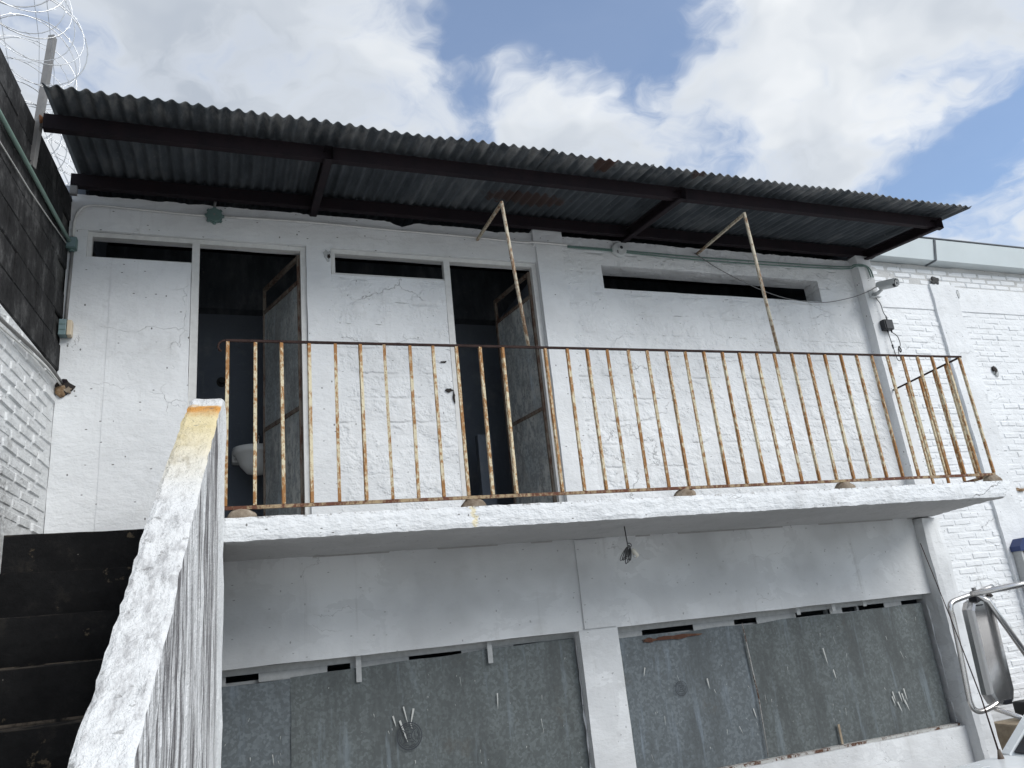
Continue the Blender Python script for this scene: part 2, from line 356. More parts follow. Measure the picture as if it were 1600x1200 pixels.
def rough_box(x0, x1, y0, y1, z0, z1, seg=.12, amp=.004, freq=3.0, warp=None, seed=0.0, bev=0.0):
    """box of subdivided faces, displaced by a world-space noise so neighbours stay joined"""
    bm = bmesh.new(); vs = {}
    nx, ny, nz = [max(1, int(round(d / seg))) for d in (x1-x0, y1-y0, z1-z0)]
    def V(i, j, k):
        if (i, j, k) not in vs:
            c = Vector((x0 + (x1-x0)*i/nx, y0 + (y1-y0)*j/ny, z0 + (z1-z0)*k/nz))
            ex = (i in (0, nx)) + (j in (0, ny)) + (k in (0, nz))
            if ex >= 2 and bev:
                if i in (0, nx): c.x += bev if i == 0 else -bev
                if j == 0: c.y += bev
                if k in (0, nz): c.z += bev if k == 0 else -bev
            if warp: c = warp(c)
            vs[(i, j, k)] = bm.verts.new(c + disp(c, amp, freq, seed))
        return vs[(i, j, k)]
    for j in range(ny):
        for k in range(nz):
            for i in (0, nx): bm.faces.new([V(i, j, k), V(i, j+1, k), V(i, j+1, k+1), V(i, j, k+1)])
    for i in range(nx):
        for k in range(nz):
            for j in (0, ny): bm.faces.new([V(i, j, k), V(i+1, j, k), V(i+1, j, k+1), V(i, j, k+1)])
        for j in range(ny):
            for k in (0, nz): bm.faces.new([V(i, j, k), V(i+1, j, k), V(i+1, j+1, k), V(i, j+1, k)])
    return bm
def rb(name, x0, x1, y0, y1, z0, z1, mat, parent, smooth=False, **k):
    return finish(name, rough_box(x0, x1, y0, y1, z0, z1, **k), mat, parent, smooth)
def tube(bm, pts, r, n=8, cap=True, flat=None):
    """tube along a polyline"""
    pts = [Vector(p) for p in pts]; rings = []
    up = Vector((0, 0, 1)); prev = None
    for i, p in enumerate(pts):
        d = (pts[min(i+1, len(pts)-1)] - pts[max(i-1, 0)]).normalized()
        if prev is None:
            a = d.cross(up if abs(d.z) < .95 else Vector((1, 0, 0))).normalized()
        else:
            a = (prev - d * prev.dot(d)).normalized()
        prev = a; b_ = d.cross(a)
        rr = r[i] if isinstance(r, (list, tuple)) else r
        ring = []
        for k in range(n):
            an = 2*PI*k/n + (PI/4 if n == 4 else 0)
            ring.append(bm.verts.new(p + a*math.cos(an)*rr + b_*math.sin(an)*rr*(flat or 1)))
        rings.append(ring)
    for i in range(len(rings)-1):
        for k in range(n):
            bm.faces.new([rings[i][k], rings[i][(k+1) % n], rings[i+1][(k+1) % n], rings[i+1][k]])
    if cap:
        bm.faces.new(rings[0][::-1]); bm.faces.new(rings[-1])
    return bm
def tubeo(name, pts, r, mat, parent=None, n=8, smooth=True, **k):
    return finish(name, tube(bmesh.new(), pts, r, n, **k), mat, parent, smooth and n > 4)
def bar(bm, a, b, w, h=None):
    """square bar from a to b, w across, h deep"""
    a, b = Vector(a), Vector(b); d = (b-a); L = d.length; h = h or w
    q = d.to_track_quat('Z', 'Y').to_matrix().to_4x4()
    bmesh.ops.create_cube(bm, size=1.0, matrix=Matrix.Translation((a+b)/2) @ q @ Matrix.Diagonal((w, h, L, 1)))
    return bm
def baro(name, a, b, w, mat, parent, h=None): return finish(name, bar(bmesh.new(), a, b, w, h), mat, parent)
def cyl(bm, a, b, r0, r1=None, n=20): return tube(bm, [a, b], [r0, r0 if r1 is None else r1], n)
def curve(pts, k=6):
    """Catmull-Rom through points"""
    P = [Vector(p) for p in pts]; P = [P[0]*2-P[1]] + P + [P[-1]*2-P[-2]]; o = []
    for i in range(1, len(P)-2):
        for s in range(k):
            t_ = s/k
            o.append(.5*((2*P[i]) + (P[i+1]-P[i-1])*t_ + (2*P[i-1]-5*P[i]+4*P[i+1]-P[i+2])*t_**2 + (3*P[i]-P[i-1]-3*P[i+1]+P[i+2])*t_**3))
    o.append(P[-2]); return o
def structure(o): o['kind'] = 'structure'; return o

# ================================================================== GROUND
bm = bmesh.new(); box(bm, -150, 150, -150, 150, -.4, 0.0)
structure(finish('ground', bm, 'yard_concrete'))

# ================================================================== BUILDING
YF = 5.6
YB = 7.0           # back wall of the rooms
BLD = thing('building', 'white two-storey block building with open doors behind a balcony and a corrugated eave', 'building', (2.7, YF, 0))
WP, WB, LP = 'white_plaster', 'white_block_plaster', 'lower_plaster'
FL = 2.475
# --- upper storey walls
rb('wall', -1.062, -.776, YF, YF+.15, FL, 4.54, WP, BLD)
rb('wall', -.776, -.247, YF-.004, YF+.15, FL, 4.535, WP, BLD, seg=.06)
rb('wall', -1.062, -.945, YF, YF+.15, 4.54, 4.75, WP, BLD)
rb('pillar', .585, .775, YF-.004, YF+.17, FL, 4.75, WP, BLD)
rb('wall', .775, 1.702, YF+.01, YF+.15, FL, 4.523, WB, BLD)
rb('lintel', -1.062, 2.55, YF-.006, YF+.16, 4.75, 4.965, WP, BLD)
def ragged(x0, x1, z0, z1, dips, y0, y1):
    bm = bmesh.new(); n = int((x1-x0)/.025); fr = []; bk = []
    for i in range(n+1):
        x = x0 + (x1-x0)*i/n
        z = z1 + .010*mn.noise(Vector((x*9, 3, 0))) + .008*mn.noise(Vector((x*31, 5, 0)))
        for dx_, w, d in dips: z -= d*max(0, 1-abs(x-dx_)/w)
        fr.append((bm.verts.new((x, y0, z0)), bm.verts.new((x, y0, z)))); bk.append((bm.verts.new((x, y1, z0)), bm.verts.new((x, y1, z))))
    for i in range(n):
        bm.faces.new([fr[i][0], fr[i+1][0], fr[i+1][1], fr[i][1]])
        bm.faces.new([fr[i][1], fr[i+1][1], bk[i+1][1], bk[i][1]])
        bm.faces.new([bk[i][0], bk[i][1], bk[i+1][1], bk[i+1][0]])
    return bm
finish('wall_crest', ragged(-1.062, 2.55, 4.965, 5.045, [(1.37, .12, .05), (2.2, .2, .02)], YF+.012, YF+.14), WP, BLD)
rb('pillar', 2.55, 2.80, YF-.035, YF+.17, FL, 4.90, WP, BLD)
rb('pillar', 2.535, 2.815, YF-.028, YF+.17, 4.90, 5.07, WP, BLD, amp=.008)
# wall with the long high opening
rb('wall', 2.80, 6.15, YF, YF+.2, FL, 4.54, WB, BLD)
rb('wall', 2.80, 3.185, YF, YF+.2, 4.54, 4.775, WB, BLD)
rb('wall', 5.645, 6.15, YF, YF+.2, 4.54, 4.775, WB, BLD)
rb('lintel', 2.80, 6.15, YF, YF+.2, 4.775, 4.97, WB, BLD)
finish('wall_crest', ragged(2.815, 6.15, 4.97, 5.035, [(4.1, .2, .01)], YF+.002, YF+.19), WB, BLD)
rb('column', 6.13, 6.315, YF-.10, YF+.2, FL, 5.05, WP, BLD, amp=.006)
# --- floor, rooms
boxo('floor', -1.05, 6.3, YF, YB, FL-.15, FL-.004, 'yard_concrete', BLD)
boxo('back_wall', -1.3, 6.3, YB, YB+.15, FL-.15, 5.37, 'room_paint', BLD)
boxo('dark_strip', -1.05, 6.13, YB-.14, YB-.002, 4.74, 5.30, 'corrugated_sheet', BLD)  # added dark strip, stands in for the unlit void above the back wall
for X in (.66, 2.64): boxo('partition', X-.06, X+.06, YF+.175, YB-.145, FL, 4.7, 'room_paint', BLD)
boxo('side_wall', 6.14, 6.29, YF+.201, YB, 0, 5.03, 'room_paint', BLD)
def gable(xa, xb):
    bm = bmesh.new(); pr_ = [(YF+.142, 4.985), (YF+.142, 5.19), (YB-.01, 5.375), (YB-.01, 4.985)]
    a_ = [bm.verts.new((xa, *q)) for q in pr_]; b2 = [bm.verts.new((xb, *q)) for q in pr_]
    bm.faces.new(a_); bm.faces.new(b2[::-1])
    for k in range(4): bm.faces.new([a_[k], a_[(k+1) % 4], b2[(k+1) % 4], b2[k]])
    return finish('gable_infill', bm, 'room_paint', BLD)
gable(-1.16, -1.0); gable(6.15, 6.28)
boxo('partition', 2.17, 2.30, 6.52, 6.60, FL, 3.44, 'room_paint', BLD)
# --- lower storey
rb('lower_wall', -1.0, 6.09, YF, YF+.2, 1.65, 2.36, LP, BLD)
rb('lower_pillar', 2.575, 2.852, YF-.016, YF-.001, 1.66, 2.328, LP, BLD, amp=.002)
rb('lower_pillar', 2.53, 2.856, YF, YF+.2, 0, 1.65, LP, BLD)
rb('lower_column', 6.09, 6.335, YF-.10, YF+.2, 0, 2.326, LP, BLD, amp=.012, freq=4, bev=.01, seg=.06)
rb('sill_wall', 2.856, 6.09, YF, YF+.2, 0, .525, LP, BLD)
rb('sill_wall', -1.0, 2.53, YF, YF+.2, 0, .525, LP, BLD)
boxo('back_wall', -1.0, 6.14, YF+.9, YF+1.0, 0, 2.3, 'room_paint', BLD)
# --- balcony slab and landing
def fy(x): return 4.655 - .022*max(0, x)
def slabwarp(c):
    # y in [4.655,5.6] -> front edge runs slightly towards the viewer; the right end is skewed
    s = (5.6 - c.y)/(5.6-4.655); c = c.copy()
    xr = 6.08 + .27*(1-s)
    c.x = -.02 + (c.x+.02)/(6.1+.02)*(xr+.02)
    c.y = 5.6 - s*(5.6 - fy(c.x))
    if c.x > 5.9 and c.z < 2.4: c.x -= (c.x-5.9)*.55*s
    return c
bm = rough_box(-.02, 6.1, 4.655, 5.598, 2.332, FL, seg=.032, amp=.0052, freq=13, warp=slabwarp, bev=.006)
slab = finish('balcony_slab', bm, 'slab_paint', BLD)
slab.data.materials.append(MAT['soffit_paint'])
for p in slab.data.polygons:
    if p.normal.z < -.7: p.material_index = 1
rb('landing', -1.13, -.022, 4.90, 5.588, 1.7, FL-.003, 'black_step', BLD, amp=.006)
# plaster break beside the second opening and holes
def blot(name, c, rx, rz, mat, parent, seed, y=.0, depth=.02):
    """shallow irregular break in the plaster"""
    bm = bmesh.new(); n = 16; cv = bm.verts.new((c[0], c[1]-.002, c[2])); ring = []
    for k in range(n):
        a = 2*PI*k/n; s = .65 + .6*mn.noise(Vector((math.cos(a)*1.6+seed, math.sin(a)*1.6, seed)))
        ring.append(bm.verts.new((c[0]+rx*s*math.cos(a), c[1]+depth*.3*mn.noise(Vector((k, seed, 0))), c[2]+rz*s*math.sin(a))))
    for k in range(n): bm.faces.new([cv, ring[k], ring[(k+1) % n]])
    r = bmesh.ops.extrude_face_region(bm, geom=list(bm.faces))
    for v in r['geom']:
        if isinstance(v, bmesh.types.BMVert): v.co.y += .02
    return finish(name, bm, mat, parent)
blot('plaster_break', (.745, YF-.012, 4.68), .045, .07, 'frame_grey', BLD, 3)
blot('plaster_break', (.755, YF-.016, 4.665), .018, .03, 'hole_dark', BLD, 8)
blot('plaster_break', (1.66, YF-.002, 3.56), .05, .018, 'hole_dark', BLD, 5)
blot('plaster_break', (1.70, YF-.003, 3.50), .012, .06, 'hole_dark', BLD, 6)
blot('plaster_break', (1.64, YF-.002, 3.80), .035, .010, 'hole_dark', BLD, 11)
blot('plaster_break', (-1.02, YF-.012, 3.56), .085, .085, 'hole_dark', BLD, 2)
blot('plaster_break', (-1.03, YF-.016, 3.525), .06, .05, 'hole_rubble', BLD, 4)
blot('plaster_break', (-.985, YF-.017, 3.53), .03, .028, 'mortar_lump', BLD, 6)
blot('plaster_break', (-1.01, YF-.017, 3.595), .025, .022, 'red_oxide', BLD, 9)

# --- door frames (white steel) with a fanlight opening beside each door
def door_set(xl, xm, xr, ztr, z1):
    f = sub('door_frame', (xm, YF, FL), BLD); M_ = 'steel_frame_white'; y0, y1 = YF+.02, YF+.065
    boxo('post', xl, xl+.03, y0, y1, ztr-.005, z1-.035, M_, f)
    boxo('post', xm, xm+.052, y0-.012, y1, FL, z1-.035, M_, f)
    boxo('post', xr-.042, xr, y0, y1+.01, FL, z1-.035, M_, f)
    boxo('head', xl, xr, y0, y1, z1-.035, z1, M_, f)
    boxo('sill', xl+.03, xm, y0, y1, ztr-.012, ztr+.012, M_, f)
door_set(-.943, -.245, .583, 4.54, 4.748)
door_set(.778, 1.703, 2.548, 4.53, 4.748)
def leaf(hx, hy, ex, ey, z0, z1, ztr, mids, seedlabel):
    d = sub('door', (hx, hy, z0), BLD)
    h, e = Vector((hx, hy, 0)), Vector((ex, ey, 0)); u = (e-h).normalized(); nrm = Vector((u.y, -u.x, 0)) * .0
    def at(s, z): p = h + u*s; return (p.x, p.y, z)
    L = (e-h).length; R_ = 'door_edge_rust'
    for s in (.013, L-.013): baro('stile', at(s, z0), at(s, z1), .026, R_, d, .03)
    for z in [z0+.015, z1-.015, ztr] + mids: baro('rail', at(.026, z), at(L-.026, z), .026, R_, d, .03)
    zs_ = sorted([z0+.015, ztr] + mids)
    for a, b_ in zip(zs_, zs_[1:]):
        bm = bmesh.new(); bar(bm, at(.026, (a+b_)/2), at(L-.026, (a+b_)/2), .006, b_-a-.026)
        # orient: bar runs along u, deep in z
        finish('panel', panel_bm(at(.024, 0), at(L-.024, 0), a+.012, b_-.012), 'door_sheet', d)
        bm.free()
    return d
def panel_bm(a, b, z0, z1, t_=.004, n=6):
    a, b = Vector(a), Vector(b); u = (b-a).normalized(); nr = Vector((u.y, -u.x, 0))
    bm = bmesh.new(); g = []
    for s in (0, 1):
        for i in range(n+1):
            for k in range(n+1):
                p = a.lerp(b, i/n); q = Vector((p.x, p.y, z0+(z1-z0)*k/n)) + nr*(t_*(s*2-1)/2 + .006*mn.noise(Vector((p.x*4, p.y*4, k))))
                g.append(bm.verts.new(q))
    N = (n+1)**2
    for s in (0, 1):
        for i in range(n):
            for k in range(n):
                q = [g[s*N+i*(n+1)+k], g[s*N+(i+1)*(n+1)+k], g[s*N+(i+1)*(n+1)+k+1], g[s*N+i*(n+1)+k+1]]
                bm.faces.new(q if s == 0 else q[::-1])
    return bm
leaf(.535, YF+.07, .30, 6.33, FL+.02, 4.70, 4.47, [3.44], 1)
leaf(2.50, YF+.07, 2.385, 6.30, FL+.02, 4.69, 4.46, [3.44], 2)

# --- lower windows closed with metal sheets
def emblem(cx, y, cz, r, parent):
    bm = bmesh.new()
    def ring(r0, r1, n=40):
        a = [bm.verts.new((cx+r0*math.cos(2*PI*k/n), y, cz+r0*math.sin(2*PI*k/n))) for k in range(n)]
        b_ = [bm.verts.new((cx+r1*math.cos(2*PI*k/n), y, cz+r1*math.sin(2*PI*k/n))) for k in range(n)]
        for k in range(n): bm.faces.new([a[k], a[(k+1) % n], b_[(k+1) % n], b_[k]])
    ring(r*.93, r); ring(r*.80, r*.84)
    def stroke(x0, z0, x1, z1, w):
        d = Vector((x1-x0, 0, z1-z0)).normalized(); n_ = Vector((-d.z, 0, d.x))*w*.5
        p, q = Vector((cx+x0*r, y, cz+z0*r)), Vector((cx+x1*r, y, cz+z1*r))
        bm.faces.new([bm.verts.new(v) for v in (p-n_*r, q-n_*r, q+n_*r, p+n_*r)])
    sq = .17
    for a, b_ in (((-sq, -sq), (sq, -sq)), ((sq, -sq), (sq, sq)), ((sq, sq), (-sq, sq)), ((-sq, sq), (-sq, -sq))): stroke(*a, *b_, .06)
    for sx in (-1, 1):
        for sz in (-1, 1):
            stroke(sx*.2, sz*.2, sx*.52, sz*.52, .045)
    for s in (-1, 1):
        stroke(-.34, s*.42, .34, s*.42, .05); stroke(s*.42, -.32, s*.42, .32, .05)
        stroke(-.42, s*.60, 0, s*.72, .05); stroke(0, s*.72, .42, s*.60, .05); stroke(s*.62, -.38, s*.72, 0, .05); stroke(s*.72, 0, s*.62, .38, .05)
    return finish('stamp', bm, 'stamp_ink', parent)
def splashes(x0, x1, z0, z1, y, n, parent, seed, burst=None):
    rnd = random.Random(seed); bm = bmesh.new()
    def st(x, z, L, w, a):
        d = Vector((math.sin(a), 0, -math.cos(a))); q = Vector((d.z, 0, -d.x)); p = Vector((x, y, z))
        vs = [p - q*w*.5, p + q*w*.5, p + q*w*.35 + d*L*.6, p + d*L, p - q*w*.3 + d*L*.6]
        bm.faces.new([bm.verts.new(v) for v in vs])
    for _ in range(n):
        st(rnd.uniform(x0, x1), z0 + (z1-z0)*rnd.random(), rnd.choice([.008, .012, .016, .025, .04, .07]), rnd.uniform(.0015, .005), rnd.gauss(.05, .25))
    for b_ in burst or []: st(*b_)
    o = finish('paint_splash', bm, 'splash_white', parent); o['kind'] = 'stuff'; return o
def sheet(name, x0, x1, z0, z1, y, mat, parent, skew=0.0, seed=0):
    bm = bmesh.new(); nx = int((x1-x0)/.08); nz = 8; rows = []
    for s in (0, .003):
        for i in range(nx+1):
            for k in range(nz+1):
                x = x0+(x1-x0)*i/nx; z = z0+(z1-z0)*k/nz
                zt = z + (skew*(i/nx) + .012*mn.noise(Vector((x*3+seed, 0, 0))))*(k/nz)
                yy = y + .012*mn.noise(Vector((x*1.6+seed, z*1.6, 3))) + s
                xx = x + .008*mn.noise(Vector((z*5, seed, 1)))
                rows.append(bm.verts.new((xx, yy, zt)))
    N = (nx+1)*(nz+1)
    for s in (0, 1):
        for i in range(nx):
            for k in range(nz):
                a = s*N+i*(nz+1)+k
                bm.faces.new([rows[a], rows[a+nz+1], rows[a+nz+2], rows[a+1]])
    return finish(name, bm, mat, parent)
def lower_window(xl, xr, sheets, tabs, burst, seed):
    w = sub('window', ((xl+xr)/2, YF+.1, .525), BLD)
    boxo('head_rail', xl, xr, YF+.11, YF+.15, 1.606, 1.649, 'frame_grey', w)
    rq = random.Random(seed+5); xx = xl+.02
    while xx < xr-.3:
        L_ = rq.uniform(.12, .45); boxo('frame_strip', xx, xx+L_, YF+.112, YF+.118, 1.55, 1.605, 'frame_grey', w); xx += L_ + rq.uniform(.15, .5)
    boxo('head_rail', xl, xr, YF+.15, YF+.18, 1.545, 1.565, 'frame_grey', w)
    boxo('sill_rail', xl, xr, YF+.03, YF+.10, .526, .545, 'rust_edge', w)
    for i, (x0, x1, z1, sk, mat, n) in enumerate(sheets):
        y = YF+.085 - .007*i
        s = sheet('metal_sheet', x0, x1, .545, z1, y, mat, w, sk, seed+i)
        splashes(x0+.05, x1-.05, .7, z1-.08, y-.016, n, s, seed*3+i, burst.get(i))
        if i in EMB.get(seed, {}): emblem(*EMB[seed][i], s)
    for x, L in tabs:
        boxo('hook_strap', x-.018, x+.018, YF+.055, YF+.062, 1.648-L, 1.648, 'frame_grey', w)
        boxo('mullion', x-.012, x+.012, YF+.155, YF+.185, 1.565, 1.625, 'frame_grey', w)
    # paint ridge left where the sheets meet the plaster
    for x in (xl+.006, xr-.006):
        bm = bmesh.new(); rr = random.Random(seed+int(x*10))
        pts = [(x+rr.uniform(-.004, .004), YF+.075+rr.uniform(-.004, .004), .55+.05*k) for k in range(21)]
        tube(bm, pts, [rr.choice([.002, .003, .005, .009]) for _ in pts], 6); finish('paint_ridge', bm, 'white_plaster', w)
    return w
EMB = {10: {1: (1.205, YF+.059, 1.095, .088)}, 20: {0: (3.37, YF+.066, 1.145, .055)}}
lower_window(-.95, 2.53, [(-.95, .47, 1.548, .0, 'galvanised_blue', 26), (.43, 2.515, 1.56, .05, 'galvanised_sheet', 34)],
             [(.88, .17), (1.83, .15)], {1: [(1.10, 1.235, .075, .012, .25), (1.145, 1.20, .16, .014, .32), (1.175, 1.285, .12, .010, .22), (1.245, 1.265, .11, .014, -.25), (1.215, 1.18, .05, .007, .3), (1.86, 1.29, .11, .010, -.05)]}, 10)
lower_window(2.858, 6.09, [(2.875, 4.075, 1.565, -.005, 'galvanised_blue', 22), (4.035, 6.02, 1.56, .01, 'galvanised_sheet', 26)],
             [(4.62, .06), (5.0, .06), (5.35, .05)], {0: [(3.08, 1.33, .07, .010, -.3), (3.62, 1.19, .08, .012, .1), (4.0, .92, .08, .01, .2)], 1: [(4.80, 1.30, .14, .014, .12), (4.86, 1.12, .08, .012, .15)] + [(5.42+.026*k+.01*math.sin(k*5), .84+.05*math.sin(k*2.3), .08+.10*abs(math.sin(k*3.1)), .012, .2+.1*math.sin(k*4)) for k in range(7)]}, 20)
boxo('hasp', 4.78, 4.80, YF+.055, YF+.062, .55, .70, 'tan_board', BLD)
blot('rust_patch', (3.42, YF+.076, 1.53), .26, .030, 'rust_bloom', BLD, 31); blot('rust_patch', (3.16, YF+.077, 1.525), .08, .024, 'rust_bloom', BLD, 37)
tubeo('weld_bead', [(4.035, YF+.06, 1.575), (4.045, YF+.058, 1.3), (4.06, YF+.057, 1.0), (4.05, YF+.058, .56)], [.004, .006, .005, .004], 'rust_edge', BLD, 6)

# --- corrugated eave roof
SL = .14
def zs(y): return 5.045 + SL*(y-4.68)
ROOF = sub('roof', (2.8, 4.7, 5.05), BLD)
PIT = .0782; rnd = random.Random(3)
nsh = 9; x0 = -1.035; per = 11
for s in range(nsh):
    xa = x0 + s*(per-.5)*PIT; ncor = per if s < nsh-1 else int((6.62-xa)/PIT)
    yfr = 4.385 + rnd.uniform(-.012, .012) + s*.007; dz = .004*(s % 2); tilt = rnd.uniform(-.002, .002)
    ny = 10; nx = ncor*8; bm = bmesh.new(); g = []
    for t_ in (0, .006):
        for i in range(nx+1):
            for j in range(ny+1):
                y = yfr + (YB+.45-yfr)*(j/ny)**1.8
                x = xa + i*PIT/8
                a = .0135*math.cos(2*PI*(x-x0)/PIT) * (1+.25*mn.noise(Vector((x*1.3, y*.7, 9))))
                yy = y + (.006*mn.noise(Vector((x*7, 2, 0))) if j == 0 else 0)
                g.append(bm.verts.new((x, yy, zs(y) + .0165 + a + dz + t_ + .006*mn.noise(Vector((x*2, y, 1))) + tilt*(i-nx/2)*.1)))
    N = (nx+1)*(ny+1)
    for t_ in (0, 1):
        for i in range(nx):
            for j in range(ny):
                a = t_*N + i*(ny+1)+j; q = [g[a], g[a+ny+1], g[a+ny+2], g[a+1]]
                bm.faces.new(q[::-1] if t_ == 0 else q)
    for i in range(nx):
        a = i*(ny+1); bm.faces.new([g[a], g[a+ny+1], g[N+a+ny+1], g[N+a]])
    for j in range(ny):
        for i in (0, nx):
            a = i*(ny+1)+j; bm.faces.new([g[a], g[a+1], g[N+a+1], g[N+a]])
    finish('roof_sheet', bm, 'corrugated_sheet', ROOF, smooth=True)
def channel(bm, a, b, w, h, t_=.004, lip=.015):
    """C channel from a to b; web vertical, h tall, flanges w wide to the side"""
    a, b = Vector(a), Vector(b); d = (b-a).normalized(); sd_ = d.cross(Vector((0, 0, 1))).normalized(); up = sd_.cross(d).normalized()
    prof = [(w, lip), (w, 0), (0, 0), (0, h), (w, h), (w, h-lip), (w-t_, h-lip), (w-t_, h-t_), (t_, h-t_), (t_, t_), (w-t_, t_), (w-t_, lip)]
    r = [[bm.verts.new(p + sd_*u + up*v) for u, v in prof] for p in (a, b)]
    n = len(prof)
    for k in range(n): bm.faces.new([r[0][k], r[0][(k+1) % n], r[1][(k+1) % n], r[1][k]])
    return bm
finish('purlin', channel(bmesh.new(), (6.40, 4.665, 4.928), (-1.075, 4.665, 4.928), .05, .105), 'red_oxide', ROOF)
finish('purlin', channel(bmesh.new(), (6.40, 5.50, 5.050), (-1.06, 5.50, 5.050), .05, .098), 'red_oxide', ROOF)
for y in (6.3, 6.95): finish('purlin', channel(bmesh.new(), (6.3, y, zs(y)-.12), (-1.0, y, zs(y)-.12), -.05, .115), 'red_oxide', ROOF)
for x in (.645, 3.46, 6.27):
    finish('rafter', channel(bmesh.new(), (x+.025, 4.60, zs(4.60)-.150), (x+.025, YF+.13, zs(YF+.13)-.150), -.05, .10), 'red_oxide', ROOF)
boxo('roof_post', -1.06, -1.015, 5.50, 5.53, 4.98, 5.06, 'zinc', ROOF)

# ================================================================== RAILING
RL = thing('balcony_railing', 'rusty flaking cream railing of thin upright bars along the balcony edge', 'railing', (3.0, 4.65, FL))
def ry(x): return 4.715 - .022*max(0, x)
XR = 6.0; ZT, ZB = 3.575, 2.535
baro('top_rail', (-.0, ry(0), ZT), (XR+.012, ry(XR), ZT+.0), .015, 'rail_rust', RL, .015)
baro('bottom_rail', (.0, ry(0), ZB), (XR, ry(XR), ZB), .020, 'bottom_rail_rust', RL, .020)
tubeo('scroll_end', [(-.0, ry(0), ZT), (-.022, ry(0), ZT-.004), (-.04, ry(0), ZT-.02), (-.045, ry(0), ZT-.045), (-.036, ry(0), ZT-.066), (-.024, ry(0), ZT-.07)], .007, 'rail_rust', RL, 6)
bmb = bar(bmesh.new(), (0, 0, ZB+.0125), (0, 0, ZT-.0085), .0195, .0195)
base = finish('baluster', bmb, 'railing_paint', RL, loc=(0, 0, ZB))
first = True
for i in range(38):
    if i == 12: continue
    x = .008 + (XR-.012)*i/37
    o = base if first else base.copy()
    if not first: COL.objects.link(o)
    first = False
    o.parent = RL; o.location = Vector((x, ry(x), ZB)) - wloc(RL)
    o.rotation_euler = (rnd.uniform(-.004, .004), rnd.uniform(-.005, .005), rnd.uniform(-.3, .3))
# return at the right end
pa, pb = Vector((XR+.0, ry(XR)+.014, 0)), Vector((6.16, YF-.105, 0))
def rt(s, z): p = pa.lerp(pb, s); return (p.x, p.y, z)
baro('top_rail', rt(.012, ZT-.003), rt(1, ZT-.003), .014, 'rail_rust', RL, .014)
baro('bottom_rail', rt(.02, ZB-.004), rt(1, ZB-.004), .024, 'bottom_rail_rust', RL, .022)
for s in (.15, .36, .57, .78): baro('baluster', rt(s, ZB+.010), rt(s, ZT-.012), .019, 'railing_paint', RL)
baro('baluster', rt(.19, ZB+.010), rt(.19, ZT-.012), .019, 'railing_paint', RL)
for x in (.10, 1.50, 3.05, 4.46, 5.98):      # mortar lump at each fixing
    bm = bmesh.new(); bmesh.ops.create_icosphere(bm, subdivisions=3, radius=1)
    for v in bm.verts:
        v.co = Vector((v.co.x*.085, v.co.y*.055, max(v.co.z, -.1)*.062)); v.co += mn.noise_vector(v.co*22 + Vector((x*5, 0, 0)))*.012
        v.co += Vector((x, ry(x)+.02, FL))
    finish('mortar_foot', bm, 'mortar_lump', RL, True)
    baro('foot_pin', (x+.004, ry(x)+.01, FL+.03), (x+.004, ry(x), ZB-.012), .018, 'rail_rust', RL)
baro('wall_pin', (-.028, ry(0), 3.12), (.0, ry(0), 3.12), .016, 'rail_rust', RL)
# awning supports standing on the rail, braced back to the wall
for xb, xt, zt, xw, zw, yb in ((1.988, 1.905, 4.70, 2.018, 4.925, ry(2)), (4.10, 4.06, 4.80, 4.243, 4.965, ry(4))):
    s = sub('awning_support', (xb, yb, ZT), RL)
    tubeo('pole', [(xb, yb, ZT+.008), ((xb+xt)/2, yb, (ZT+zt)/2), (xt, yb, zt+.03)], .0135, 'pole_paint', s, 8)
    baro('brace', (xt, yb+.016, zt+.02), (xw, YF-.008, zw), .02, 'pole_paint', s, .02)

# ================================================================== STAIRCASE
ST = thing('staircase', 'black concrete stair climbing to the balcony beside a white stained parapet', 'staircase', (-.6, 3.4, 0))
K = .08
def sx(y, off): return off - K*(4.6-y)
prof = [(4.652, 3.125), (4.60, 3.150), (4.50, 3.128), (4.35, 3.035), (4.2, 2.935), (3.8, 2.645), (3.4, 2.345), (3.05, 2.065), (2.7, 1.775), (2.3, 1.475), (1.9, 1.18), (1.72, 1.02), (1.66, .98)]
bm = bmesh.new(); L = []; pr = curve([(0, y, z) for y, z in prof], 12); NZ = 18
for p in pr:
    y, zt = p.y, p.z; row = []
    ring = [(-.172, 0.0)]
    for k in range(NZ+1): ring.append((-.172, zt*k/NZ - (.012 if k == NZ else 0)))
    for u in (.12, .4, .7, .9): ring.append((-.172+.172*u, zt))
    for k in range(NZ, -1, -1): ring.append((0, zt*k/NZ - (.012 if k == NZ else 0)))
    for off, z in ring[1:]:
        c = Vector((sx(y, off*(1 if off else 0)) - (.018*max(0, min(1, (4.3-y)/2)) if off == 0 else .018*max(0, min(1, (4.3-y)/2))*(1+off/.172)), y, z)); row.append(bm.verts.new(c + disp(c, .007, 11)))
    L.append(row)
for a, b_ in zip(L, L[1:]):
    for k in range(len(a)-1): bm.faces.new([a[k], a[k+1], b_[k+1], b_[k]])
bm.faces.new(L[0]); bm.faces.new(L[-1][::-1])
finish('parapet', bm, 'parapet_paint', ST)
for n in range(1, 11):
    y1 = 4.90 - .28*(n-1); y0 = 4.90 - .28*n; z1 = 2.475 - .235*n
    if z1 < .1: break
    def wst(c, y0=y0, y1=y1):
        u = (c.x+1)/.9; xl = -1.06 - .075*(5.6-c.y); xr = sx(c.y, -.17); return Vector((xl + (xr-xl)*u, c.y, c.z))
    rb('step', -1, -.1, y0, y1, max(0, z1-.5), z1, 'black_step', ST, warp=wst, amp=.007, freq=5, bev=.008)

